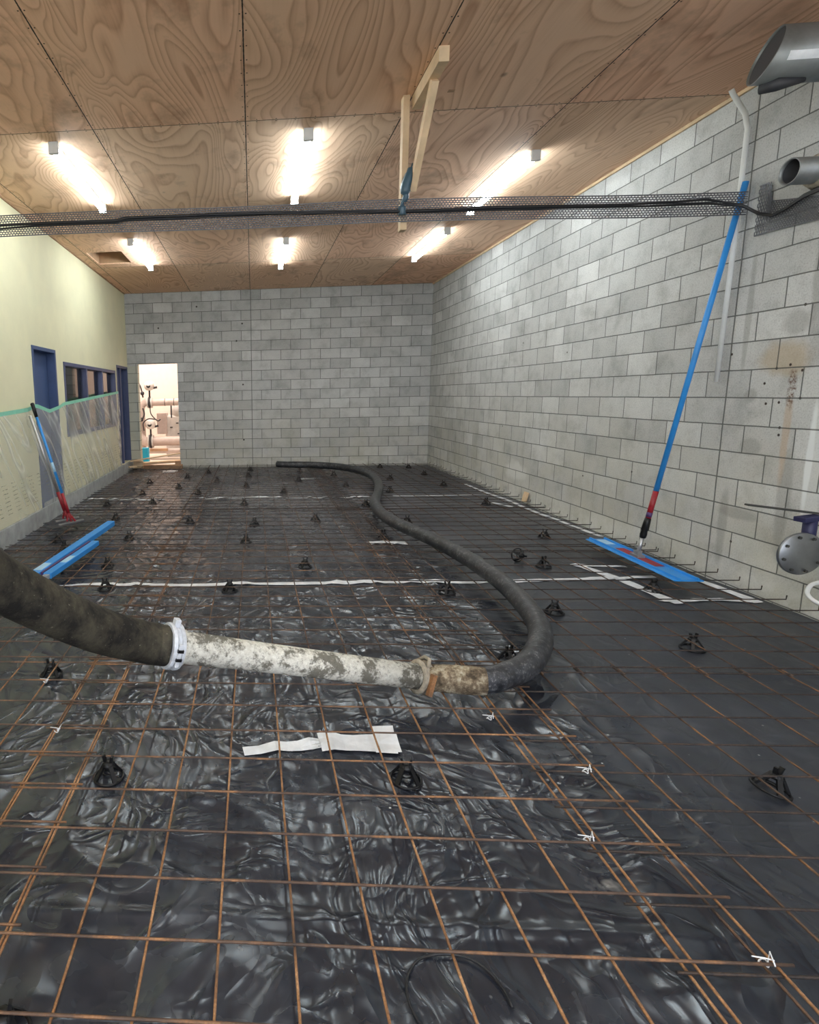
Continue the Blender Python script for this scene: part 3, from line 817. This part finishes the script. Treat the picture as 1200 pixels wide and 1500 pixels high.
strip('tape_strip', [(-6.1, -3.62), (-5.23, -3.70), (-4.9, -3.69)], .075, 'left piece of the far white tape line', G1)
strip('tape_strip', [(-4.40, -3.66), (-4.01, -3.64), (-2.31, -3.66), (-1.9, -3.62)], .075, 'middle piece of the far white tape line, ending at the hose', G1)
strip('tape_strip', [(-1.55, -3.60), (-.9, -3.58), (-.12, -3.52)], .065, 'right piece of the far white tape line, by the block wall', G1)
strip('tape_strip', [(-.83, -7.06), (-.69, -7.45), (-.66, -7.72), (-.63, -8.03)], .075, 'left side of the white taped square by the right wall', G1, lift=.006)
strip('tape_strip', [(-.13, -7.40), (-.10, -7.75), (-.09, -8.0)], .055, 'right side of the white taped square, nearest the block wall', G1, lift=.006)
strip('tape_strip', [(-.72, -7.98), (-.35, -7.93), (-.12, -7.97)], .05, 'near side of the white taped square', G1, lift=.008)
strip('tape_strip', [(-.82, -7.10), (-.45, -7.15)], .045, 'far side of the white taped square, under the blue blade', G1, lift=.008)
strip('tape_strip', [(-.72, -7.46), (-.40, -7.42)], .05, 'short cross strip inside the white taped square', G1, lift=.010)
strip('tape_strip', [(-2.42, -6.30), (-2.05, -6.30)], .11, 'short wide tape strip left of the hose in mid floor', G1, lift=.005)
strip('tape_strip', [(-3.64, -9.795), (-3.50, -9.77), (-3.30, -9.74)], .065, 'narrow left tail of the wide white tape patch', G1, lift=.005)
strip('tape_strip', [(-3.31, -9.735), (-3.1, -9.725), (-2.97, -9.73)], .125, 'wide white tape patch, nearest the viewpoint below the pipe', G1, lift=.008)
strip('tape_strip', [(-3.07, -9.70), (-2.98, -9.71)], .185, 'overlapping square end of the wide white tape patch', G1, lift=.011)
strip('tape_strip', [(-.16, -2.6), (-.11, -4.0), (-.08, -5.6), (-.05, -6.1)], .05, 'thin off-white strip along the foot of the block wall', G1, lift=.004)
strip('tape_strip', [(-.42, -4.30), (-.30, -4.62)], .05, 'small loose white strip near the right wall', G1, lift=.03)
strip('tape_strip', [(-2.75, -1.75), (-2.35, -1.72)], .10, 'pale scrap beneath the far curve of the hose', G1, lift=.004)
strip('tape_strip', [(-5.45, -.42), (-5.15, -.40)], .22, 'white scrap in front of the doorway timber', G1, lift=.004)
# thin black loop
P = [(-3.085+.125*math.cos(a), -10.80+.125*math.sin(a), floor_z(-3.085+.125*math.cos(a), -10.80+.125*math.sin(a))+.008) for a in [-.1+k*.16 for k in range(34)]]
tag(MB().tube(P, .0035, 6).build('wire_loop', M['black_cable']), 'thin black loop of wire on the membrane at the bottom of the photo', 'wire')
# chip of timber by the right wall
tag(MB().box((-.055, -4.46, .04), (-.03, -4.36, .17), Matrix.Rotation(.25, 3, 'Y')).build('timber_chip', M['timber'], bevel=.004), 'small tan timber offcut leaning at the foot of the block wall', 'timber offcut')
# grey round end poking in at the left
o = MB().lathe([(0, 0), (0, .03), (.012, .042), (.03, .045), (.26, .045), (.26, 0)], (-5.90, -7.06, .125), (-1, 0, 0), 20).build('tool_end', M['handle_grey'])
tag(o, 'rounded grey end of an object at the left edge of the photo', 'tool')

# ------------------------------------------------------------------ big blue float leaning on the right wall
zb = .086
a0, a1 = Vector((-.372, -6.585, zb)), Vector((-.425, -7.81, zb))
dv = (a1-a0).normalized(); sv = Vector((0, 0, 1)).cross(dv).normalized(); uv = Vector((0, 0, 1))
r = empty('bull_float', (a0+a1)/2, 'long blue bull float blade with tall blue pole leaning on the right block wall', 'bull float')
def prof(mb, p0, p1, pr):
    ra = [mb.bm.verts.new(p0 + sv*s + uv*h) for s, h in pr]; rb = [mb.bm.verts.new(p1 + sv*s + uv*h) for s, h in pr]
    n = len(pr)
    for k in range(n): mb.bm.faces.new((ra[k], ra[(k+1) % n], rb[(k+1) % n], rb[k]))
    mb.bm.faces.new(ra); mb.bm.faces.new(list(reversed(rb)))
mb = MB(); prof(mb, a0, a1, [(-.105, .006), (-.098, 0), (.098, 0), (.105, .006), (.092, .010), (.072, .010), (.070, .026), (.058, .026), (.056, .010), (-.056, .010), (-.058, .026), (-.070, .026), (-.072, .010), (-.092, .010)])
mb.build('float_blade', M['blue_alu'], r)
c = (a0+a1)/2
mb = MB(); prof(mb, c - dv*.27, c + dv*.27, [(-.045, .011), (.045, .011), (.045, .014), (-.045, .014)]); mb.build('red_plate', M['red'], r)
mb = MB(); prof(mb, a0 + dv*.04, a0 + dv*.21, [(-.05, .011), (.05, .011), (.05, .0125), (-.05, .0125)]); mb.build('blade_label', M['pale_blue'], r)
foot = c + Vector((0, 0, .03)); top = Vector((-.052, -7.425, 2.925)); e = (top-foot).normalized()
mb = MB(); mb.box(c + Vector((-.03, -.05, .012)), c + Vector((.03, .05, .034))); mb.tube([foot, foot + e*.16], .014, 10); mb.box(foot + Vector((-.02, -.025, -.005)), foot + Vector((.02, .025, .035)))
mb.build('swivel_bracket', M['alu'], r)
# bracket kink then the pole
k0 = foot + e*.15
MB().lathe([(0, 0), (0, .022), (.03, .026), (.06, .022), (.07, .028), (.13, .025), (.17, .022), (.17, 0)], k0, e, 16).build('rubber_collar', M['black_plastic'], r)
MB().tube([k0 + e*.17, k0 + e*.40], .0205, 14).build('red_sleeve', M['red'], r)
MB().tube([k0 + e*.18, k0 + e*.22], .021, 14).build('purple_band', M['purple'], r)
MB().tube([k0 + e*.40, top], .0195, 14).build('pole', M['blue_alu'], r)

# ------------------------------------------------------------------ two hand floats leaning on the left wall
def hand_float(base, top, mat_pole, label, grip, ang, bl):
    base, top = Vector(base), Vector(top); e = (top-base).normalized()
    r = empty('long_handled_trowel', base, label, 'trowel', 'trowels leaning on the left wall')
    z = base.z - .025
    R_ = Matrix.Rotation(ang, 3, 'Z')
    mb = MB().box((base.x-bl/2, base.y-.075, z), (base.x+bl/2, base.y+.075, z+.006), R_); mb.build('trowel_blade', M['darkgrey'], r, bevel=.002)
    mb = MB().box((base.x-bl*.28, base.y-.012, z+.006), (base.x+bl*.28, base.y+.012, z+.022), R_); mb.build('blade_rib', M['alu'], r)
    mb = MB().tube([base + Vector((0, 0, -.01)), base + e*.12], .013, 8); mb.beam(base + Vector((-.05, 0, 0)), base + e*.10, .012, .02); mb.beam(base + Vector((.05, 0, 0)), base + e*.10, .012, .02)
    mb.build('yoke', M['red'], r)
    MB().tube([base + e*.10, base + e*.34], .019, 12).build('red_sleeve', M['red'], r)
    Lh = (top-base).length
    MB().tube([base + e*.34, base + e*(Lh-(.16 if grip else 0))], .0165, 12).build('handle', mat_pole, r)
    if mat_pole == M['blue_alu']:
        MB().tube([base + e*Lh*.42, base + e*Lh*.50], .0172, 12).build('handle_label', M['pale_blue'], r)
    if grip: MB().tube([base + e*(Lh-.17), base + e*(Lh-.01), base + e*Lh], [.021, .023, .014], 12).build('rubber_grip', M['black_plastic'], r)
hand_float((-5.70, -5.66, .105), (-6.105, -5.56, 1.47), M['blue_alu'], 'long-handled trowel with blue handle and black grip on the left wall', True, .95, .62)
hand_float((-5.80, -5.50, .105), (-6.10, -5.66, 1.33), M['alu'], 'long-handled trowel with plain grey handle behind the blue one', False, .85, .55)

# ------------------------------------------------------------------ blue beams lying on the mesh at the left
def blue_beam(p, q, w, h, label, ends):
    p, q = Vector(p), Vector(q); e = (q-p).normalized()
    r = empty('screed_beam', (p+q)/2, label, 'screed beam', 'blue beams on the mesh')
    MB().beam(p, q, w, h).build('beam_body', M['blue_alu'], r, bevel=.006)
    MB().beam(p + e*.30 + Vector((0, 0, h/2)), p + e*.50 + Vector((0, 0, h/2)), w*.8, .003).build('beam_label', M['pale_blue'], r)
    if ends:
        MB().beam(p - e*.05, p + e*.03, w*.7, h*.7).build('end_bracket', M['alu'], r, bevel=.003)
        MB().beam(p + e*.02 + Vector((-.052, 0, .01)), q - e*.02 + Vector((-.052, 0, .01)), .02, .03).build('purple_strip', M['purple'], r)
blue_beam((-5.36, -7.98, .118), (-5.185, -5.84, .118), .085, .055, 'longer bright blue beam lying on the mesh at left', False)
blue_beam((-5.235, -7.74, .115), (-5.125, -6.70, .115), .07, .048, 'shorter bright blue beam lying right alongside the longer one', True)

# ------------------------------------------------------------------ right wall services
# conduit
o = MB().tube([(-.17, -7.36, 3.56), (-.15, -7.355, 3.53), (-.06, -7.36, 3.40), (-.032, -7.36, 3.30), (-.030, -7.355, 2.6), (-.030, -7.33, 1.52)], .0165, 12).build('conduit', M['pvc'])
o['label'] = 'white plastic conduit running down the right block wall behind the blue pole'; o['category'] = 'conduit'
# flue, cut off at a slant
c0 = Vector((-.62, -8.21, 3.355)); R0 = .142; ax = Vector((1, -.02, 0))
r = empty('exhaust_flue', (0, -8.22, 3.36), 'large grey metal flue pipe with white label poking from the wall at top right', 'flue')
mb = MB(); n = 40; rings = []
for k in range(n):
    a = 2*PI*k/n; cy, cz = math.cos(a), math.sin(a)
    x0_ = c0.x + .05*cz + .03*cy
    rings.append([mb.bm.verts.new((x0_, c0.y+cy*R0, c0.z+cz*R0)), mb.bm.verts.new((.02, c0.y-.01+cy*R0, c0.z+cz*R0)), mb.bm.verts.new((x0_, c0.y+cy*(R0-.006), c0.z+cz*(R0-.006))), mb.bm.verts.new((-.05, c0.y+cy*(R0-.006), c0.z+cz*(R0-.006)))])
for k in range(n):
    a, b = rings[k], rings[(k+1) % n]
    for i, j in ((0, 1), (2, 0), (3, 2)):
        f = mb.bm.faces.new((a[i], a[j], b[j], b[i])); f.smooth = i != 2
mb.build('flue_pipe', M['flue'], r)
mb = MB(); cv = []
for k in range(n):
    a = 2*PI*k/n; cy, cz = math.cos(a), math.sin(a)
    cv.append(mb.bm.verts.new((c0.x + .012 + .05*cz + .03*cy, c0.y+cy*(R0-.007), c0.z+cz*(R0-.007))))
mb.bm.faces.new(cv); mb.build('end_cap_plate', M['flue_in'], r)
mb = MB()
bm_ = mb.bm
vsl = []
for k in range(8):
    a = -PI/2 - .62 + .30*k/7
    vsl.append((bm_.verts.new((-.600, c0.y+math.sin(a)*(R0+.004), c0.z+math.cos(a)*(R0+.004))), bm_.verts.new((-.425, c0.y-.004+math.sin(a)*(R0+.004), c0.z+math.cos(a)*(R0+.004)))))
for a, b in zip(vsl, vsl[1:]): bm_.faces.new((a[0], a[1], b[1], b[0]))
mb.build('flue_label', M['white_tape'], r)
MB().tube([(-.60, c0.y+.04, c0.z-.155), (-.56, c0.y-.02, c0.z-.162), (-.42, c0.y-.03, c0.z-.150)], [.03, .036, .012], 10).build('flue_tape_flap', M['darkgrey'], r)
# smaller stub pipe
r = empty('stub_pipe', (0, -7.96, 2.81), 'small open grey stub pipe below the large flue on the right wall', 'pipe')
p0 = Vector((-.205, -7.955, 2.81))
MB().lathe([(.02, .070), (0, .070), (0, .078), (.24, .078)], p0, (1, 0, 0), 30).build('pipe_stub', M['flue'], r)
MB().lathe([(.005, .071), (.2, .071), (.2, 0)], p0, (1, 0, 0), 30).build('pipe_bore', M['flue_in'], r)
MB().lathe([(0, .079), (0, .092), (.05, .115), (.052, .079)], (-.06, -7.955, 2.81), (1, 0, 0), 18).build('mortar_collar', M['clamp'], r)
# blanked valve at the right edge
fc = Vector((-.288, -8.475, .478)); rf = .130
r = empty('valve', (-.2, -8.45, .48), 'valve with round bolted steel blank flange and dark lever at the right edge', 'valve')
mb = MB().lathe([(0, 0), (0, rf-.004), (.004, rf), (.020, rf), (.020, 0)], fc, (0, 1, 0), 48); fl = mb.build('blank_flange', M['flange'], r)
for k in range(8):
    a = 2*PI*(k+.35)/8; px, pz = fc.x+math.cos(a)*rf*.83, fc.z+math.sin(a)*rf*.83
    MB().lathe([(-.011, 0), (-.011, .0095), (.0, .0095)], (px, fc.y, pz), (0, 1, 0), 6, smooth=False).build('flange_bolt', M['handle_grey'], fl)
mb = MB().lathe([(.018, 0), (.018, .055), (.10, .055), (.14, .03), (.14, 0)], fc + Vector((.065, 0, 0)), (0, 1, 0), 32); mb.build('valve_body', M['navy'], r)
mb = MB().lathe([(0, .05), (.26, .05)], fc + Vector((.07, .07, 0)), (1, 0, 0), 24); mb.build('branch_pipe', M['flange'], r)
MB().tube([fc + Vector((.085, .07, .03)), fc + Vector((.085, .07, .21))], .034, 14).build('valve_neck', M['navy'], r)
MB().beam(fc + Vector((.01, .06, .20)), fc + Vector((.14, .08, .21)), .07, .03).build('valve_yoke', M['navy'], r, bevel=.004)
MB().beam(fc + Vector((-.255, .12, .285)), fc + Vector((.16, .10, .228)), .035, .012).build('valve_lever', M['handle_grey'], r, bevel=.003)
# white hose loop from the wall
o = MB().tube(catmull([(.0, -8.30, .245), (-.06, -8.31, .225), (-.095, -8.335, .18), (-.075, -8.38, .14), (-.02, -8.45, .125), (.01, -8.55, .125)], 8), .0125, 12).build('drain_hose', M['pvc'])
tag(o, 'small bent white plastic hose on the block wall below the round flange', 'hose')

# ------------------------------------------------------------------ cable tray, hanger, cables
YT = -7.48
def tz(x):                                   # lower and upper edge of the tray
    t = (x+6.18)/6.1
    top_ = 2.905 - .02*t - .045*max(0, t-.55)/.45 ; top_ += .006*math.sin(x*2.2)
    return top_-.150, top_
r = empty('cable_tray', (-3.1, YT, 2.8), 'long perforated metal mesh cable tray spanning the room below the ceiling', 'cable tray')
mb = MB(); rows = 10; px = .0225
nxc = int((6.18-.07)/px)
for j in range(rows+1):
    P = []
    th = .0058 if 0 < j < rows else .008
    seg = 30
    for i in range(seg):
        xa = XL + (6.11)*i/seg; xb = XL + 6.11*(i+1)/seg
        la, ua = tz(xa); lb, ub = tz(xb)
        za = la+(ua-la)*j/rows; zb_ = lb+(ub-lb)*j/rows
        v = [mb.bm.verts.new((X, Y, Z)) for X, Y, Z in ((xa, YT-.0015, za-th/2), (xb, YT-.0015, zb_-th/2), (xb, YT-.0015, zb_+th/2), (xa, YT-.0015, za+th/2), (xa, YT+.0015, za-th/2), (xb, YT+.0015, zb_-th/2), (xb, YT+.0015, zb_+th/2), (xa, YT+.0015, za+th/2))]
        for f in ((0,1,2,3),(7,6,5,4),(3,2,6,7),(4,5,1,0)): mb.bm.faces.new([v[q] for q in f])
for j in range(rows):
    for i in range(nxc):
        x = XL + (i + (.5 if j % 2 else 0))*px
        l, u = tz(x); z0_ = l+(u-l)*j/rows; z1_ = l+(u-l)*(j+1)/rows
        v = [mb.bm.verts.new(p) for p in ((x-.0030, YT-.0015, z0_), (x+.0030, YT-.0015, z0_), (x+.0030, YT-.0015, z1_), (x-.0030, YT-.0015, z1_), (x-.0030, YT+.0015, z0_), (x+.0030, YT+.0015, z0_), (x+.0030, YT+.0015, z1_), (x-.0030, YT+.0015, z1_))]
        for f in ((0,1,2,3),(7,6,5,4),(0,3,7,4),(1,5,6,2)): mb.bm.faces.new([v[q] for q in f])
mb.build('tray_mesh', M['mesh_metal'], r)
# the turned-back piece on the block wall
mb = MB()
def wallpt(s, t):                             # s along the wall towards the viewpoint, t up
    y = -7.50 - s*.9
    lo = 2.535 + s*.02 if s < .12 else 2.537 - (s-.12)*.05
    hi = 2.865 - s*.0 if s < .12 else 2.735 - (s-.12)*.20
    return (-.012, y, lo + (hi-lo)*t)
for j in range(15):
    t = j/14
    for i in range(24):
        a, b = wallpt(i/24, t), wallpt((i+1)/24, t)
        mb.beam(a, b, .003, .0045 if 0 < j < 14 else .008)
for i in range(45):
    for j in range(14):
        s = (i+(.5 if j % 2 else 0))/45
        mb.beam(wallpt(s, j/14), wallpt(s, (j+1)/14), .0045, .003, (1, 0, 0))
mb.build('tray_return', M['mesh_metal'], r)
def cable(dz, dy, ph, label):
    P = []
    for k in range(60):
        x = -6.17 + k*(6.12/59); l, u = tz(x)
        P.append((x, YT-.012+dy, l + .070 + dz + .018*math.sin(x*1.15+ph) + .006*math.sin(x*3.3+ph*2) - (.02 if x < -4.6 else 0) + (.03*max(0, (x+2.2)/2.2))*(1 if x < -.35 else 1)))
    P = P[:-3]
    P += [(-.13, -7.52, 2.735+dz*.5), (-.06, -7.58, 2.66+dz*.5), (-.035, -7.66, 2.625+dz*.5), (-.035, -7.76, 2.64+dz*.5), (-.035, -7.88, 2.675+dz), (-.035, -8.05, 2.69+dz), (-.035, -8.4, 2.70+dz)]
    tag(MB().tube(P, .0075, 8).build('power_cable', M['black_cable']), label, 'cable', 'black cables along the mesh tray')
cable(0, 0, 0, 'lower black cable running along the mesh tray'); cable(.016, -.004, .25, 'upper black cable running along the mesh tray'); cable(.008, -.016, .5, 'front black cable running along the mesh tray')
# timber hanger
r = empty('timber_hanger', (-2.43, YT, H), 'pale pine hanger frame fixed to the plywood ceiling, carrying the cable tray', 'hanger')
MB().box((-2.475, YT+.012, 2.685), (-2.43, YT+.085, H)).build('hanger_post', M['timber'], r, bevel=.002)
MB().box((-2.41, -8.05, H-.09), (-2.345, -7.44, H)).build('ceiling_cleat', M['timber'], r, bevel=.002)
MB().beam((-2.375, -7.86, H-.10), (-2.395, YT+.02, 2.96), .045, .07, (0, 1, .3)).build('diagonal_brace', M['timber'], r, bevel=.002)
o = MB().tube(catmull([(-2.40, YT-.01, 3.13), (-2.425, YT-.02, 3.05), (-2.455, YT-.025, 2.97), (-2.45, YT-.022, 2.90), (-2.475, YT-.02, 2.86), (-2.47, YT-.015, 2.78)], 6), [.012]*3+[.03]*3+[.036]*10+[.022]*6+[.012]*4+[.028]*5, 8).build('cable_strap', M['teal_strap'])
tag(o, 'dark twisted strap tied round the timber hanger post above the tray', 'strap')

# ------------------------------------------------------------------ doorway timber and the plant room beyond
T = 'timbers at the doorway'
def plank(name, p, q, w, h, mat, label):
    r_ = MB().beam(p, q, w, h).build(name, M[mat], bevel=.003); tag(r_, label, 'timber', T)
plank('timber_plank', (-6.14, -.32, .20), (-5.12, -.07, .325), .09, .022, 'timber', 'long pale plank lying aslant across the doorway')
plank('timber_beam', (-5.93, -.06, .045), (-5.08, -.06, .045), .07, .09, 'timber_dark', 'brown timber beam along the doorway threshold')
plank('timber_block', (-6.10, -.16, .11), (-5.90, -.16, .11), .10, .15, 'timber', 'tan timber block at the left end of the doorway beam')
plank('timber_block', (-6.13, -.50, .10), (-6.00, -.38, .10), .05, .03, 'timber', 'small pale timber scrap on the left wall kerb')
plank('timber_block', (-5.24, -.03, .13), (-5.12, -.03, .13), .08, .07, 'timber_dark', 'small brown block on the right end of the doorway beam')
plank('timber_plank', (-5.95, .12, .10), (-5.14, .12, .14), .16, .05, 'timber', 'pale board inside the doorway behind the beam')
m = MB(); PX0, PX1, PY = -9.5, -3.5, 3.4
m.box((PX0, PY, -.1), (PX1, PY+.1, 4)); m.box((PX0-.1, .19, -.1), (PX0, PY+.1, 4)); m.box((PX1, .19, -.1), (PX1+.1, PY+.1, 4)); m.box((PX0, .19, 4), (PX1, PY, 4.1))
m.build('wall_plant_room', M['pinkwall'], kind='structure')
m = MB().box((PX0, .19, -.15), (PX1, PY, .03)); m.build('floor_plant_room', M['pinkwall'], kind='structure')
la = bpy.data.lights.new('plant_room_lamp', 'AREA'); la.energy = 115; la.size = 2.0; la.color = (1, .86, .76)
lo = bpy.data.objects.new('plant_room_lamp', la); COL.objects.link(lo); lo.location = (-6.2, 1.3, 3.9)
r = empty('plant_pipework', (-6.0, 1.8, 0), 'beige painted pipework with round actuators seen through the doorway', 'pipework')
MB().tube(catmull([(-6.27, 1.8, .3), (-6.27, 1.8, .9), (-6.27, 1.8, 1.25), (-6.17, 1.8, 1.38), (-5.95, 1.8, 1.38), (-4.4, 1.8, 1.38)], 6), .085, 18).build('upper_pipe', M['pinkpipe'], r)
MB().tube(catmull([(-6.36, 1.6, .85), (-6.32, 1.6, .6), (-6.15, 1.6, .46), (-5.9, 1.6, .46), (-4.4, 1.6, .46)], 6), .11, 18).build('lower_pipe', M['pinkpipe'], r)
for x in (-5.87, -5.65): MB().lathe([(-.006, .085), (-.006, .091), (.006, .091), (.006, .085)], (x+.18, 1.8, 1.38), (1, 0, 0), 18).build('pipe_band', M['handle_grey'], r)
for x, z, y, rr, az in ((-6.06, 1.38, 1.8, .13, 1.77), (-6.03, .46, 1.6, .16, .86)):
    MB().lathe([(-.06, 0), (-.06, rr), (-.035, rr), (-.035, rr*.8), (.035, rr*.8), (.035, rr), (.06, rr), (.06, 0)], (x, y, z), (1, 0, 0), 22).build('valve_flange', M['grey_white'], r)
    MB().lathe([(-.02, 0), (-.02, rr*1.05), (.02, rr*1.05), (.02, 0)], (x, y, z), (1, 0, 0), 22).build('valve_wafer', M['darkgrey'], r)
    MB().tube([(x, y, z+rr*.8), (x, y, az-.05)], .022, 8).build('valve_stem', M['darkgrey'], r)
    MB().lathe([(-.08, 0), (-.08, .09), (-.03, .12), (.06, .12), (.10, .08), (.11, 0)], (x, y, az), (0, -.35, 1), 18).build('actuator_head', M['grey_white'], r)
    MB().lathe([(0, 0), (0, .05), (.012, .05), (.012, 0)], (x, y-.115, az), (0, -1, .2), 14).build('actuator_dial', M['darkgrey'], r)
    MB().beam((x+.10, y, az-.05), (x+.19, y, az-.03), .05, .05).build('actuator_plug', M['darkgrey'], r)
MB().tube(catmull([(-6.36, 1.7, 1.95), (-6.25, 1.7, 1.75), (-6.2, 1.7, 1.5)], 6), .018, 8).build('flexible_lead', M['darkgrey'], r)
MB().tube(catmull([(-6.04, 1.68, 1.25), (-6.0, 1.6, 1.1), (-5.86, 1.6, .95), (-5.78, 1.6, .98)], 6), .014, 8).build('flexible_lead', M['darkgrey'], r)
MB().tube(catmull([(-5.86, 1.5, .98), (-6.05, 1.5, 1.0), (-6.18, 1.5, .9), (-6.17, 1.5, .72)], 6), .014, 8).build('flexible_lead', M['darkgrey'], r)
MB().tube(catmull([(-6.20, 1.62, 1.25), (-6.17, 1.6, 1.1), (-6.24, 1.6, .95)], 6), .02, 8).build('flexible_lead', M['darkgrey'], r)
MB().box((-5.56, 1.78, 1.0), (-5.53, 1.81, 1.32)).build('sensor_stem', M['darkgrey'], r)
MB().lathe([(0, 0), (0, .045), (.02, .05), (.06, .045), (.06, 0)], (-6.27, 1.72, .98), (.3, -1, 0), 12).build('drain_cock', M['darkgrey'], r)
MB().lathe([(0, 0), (0, .045), (.02, .05), (.06, .045), (.06, 0)], (-6.22, 1.72, 1.60), (.3, -1, 0), 12).build('drain_cock', M['darkgrey'], r)
MB().box((-6.02, 1.35, .24), (-5.6, 1.45, .30)).build('drip_rail', M['timber_dark'], r)
MB().tube([(-6.1, 1.45, .24), (-4.6, 1.45, .24)], .06, 12).build('bottom_pipe', M['pinkpipe'], r)
r = empty('pump_unit', (-5.5, 2.3, 0), 'off-white pump housing with control box behind the beige pipes', 'pump')
MB().box((-5.75, 2.1, .03), (-4.9, 2.6, 1.05)).build('pump_casing', M['grey_white'], r, bevel=.04)
MB().box((-5.95, 2.05, .6), (-5.70, 2.3, 1.12)).build('control_box', M['pinkpipe'], r, bevel=.02)
MB().lathe([(0, 0), (0, .2), (.3, .2), (.34, .16), (.34, 0)], (-5.45, 2.3, 1.0), (0, 0, 1), 20).build('pump_dome', M['grey_white'], r)
MB().box((-5.30, 2.0, .70), (-5.16, 2.05, .98)).build('yellow_panel', M['yellow'], r, bevel=.01)
for k, (x, z) in enumerate(((-5.45, .86), (-5.60, .76), (-5.42, .60), (-5.25, .62))):
    MB().box((x-.03, 2.075, z-.012), (x+.03, 2.1, z+.012)).build('pump_badge', M['darkgrey'], r)
o = MB().box((-6.05, .45, .03), (-5.90, .62, .40)).build('blue_crate', M['cyan'], bevel=.008)
tag(o, 'bright cyan box standing just inside the doorway at left', 'box')

# ------------------------------------------------------------------ camera, world, view
w = bpy.data.worlds.new('World'); sc.world = w; w.use_nodes = True
w.node_tree.nodes['Background'].inputs[0].default_value = (.75, .8, .9, 1); w.node_tree.nodes['Background'].inputs[1].default_value = 3.6
cam = bpy.data.cameras.new('camera'); co = bpy.data.objects.new('camera', cam); COL.objects.link(co)
R3 = Mrot @ Matrix(((1, 0, 0), (0, 0, -1), (0, 1, 0)))        # camera looks along its forward column
co.matrix_world = Matrix.Translation(CAMLOC) @ R3.to_4x4()
cam.sensor_fit = 'AUTO'; cam.sensor_width = 36; cam.lens = 841.15158/1500*36
cam.shift_x = (600-315.02908)/1500; cam.shift_y = (713.45585-750)/1500
cam.clip_start = .05; cam.clip_end = 100
sc.camera = co
sc.cycles.max_bounces = 7; sc.cycles.diffuse_bounces = 4; sc.cycles.glossy_bounces = 3; sc.cycles.transparent_max_bounces = 12
sc.cycles.sample_clamp_indirect = 6
sc.cycles.caustics_reflective = False; sc.cycles.caustics_refractive = False
sc.view_settings.view_transform = 'Standard'; sc.view_settings.look = 'None'; sc.view_settings.gamma = 1
sc.view_settings.use_curve_mapping = False
sc.view_settings.exposure = 0.58
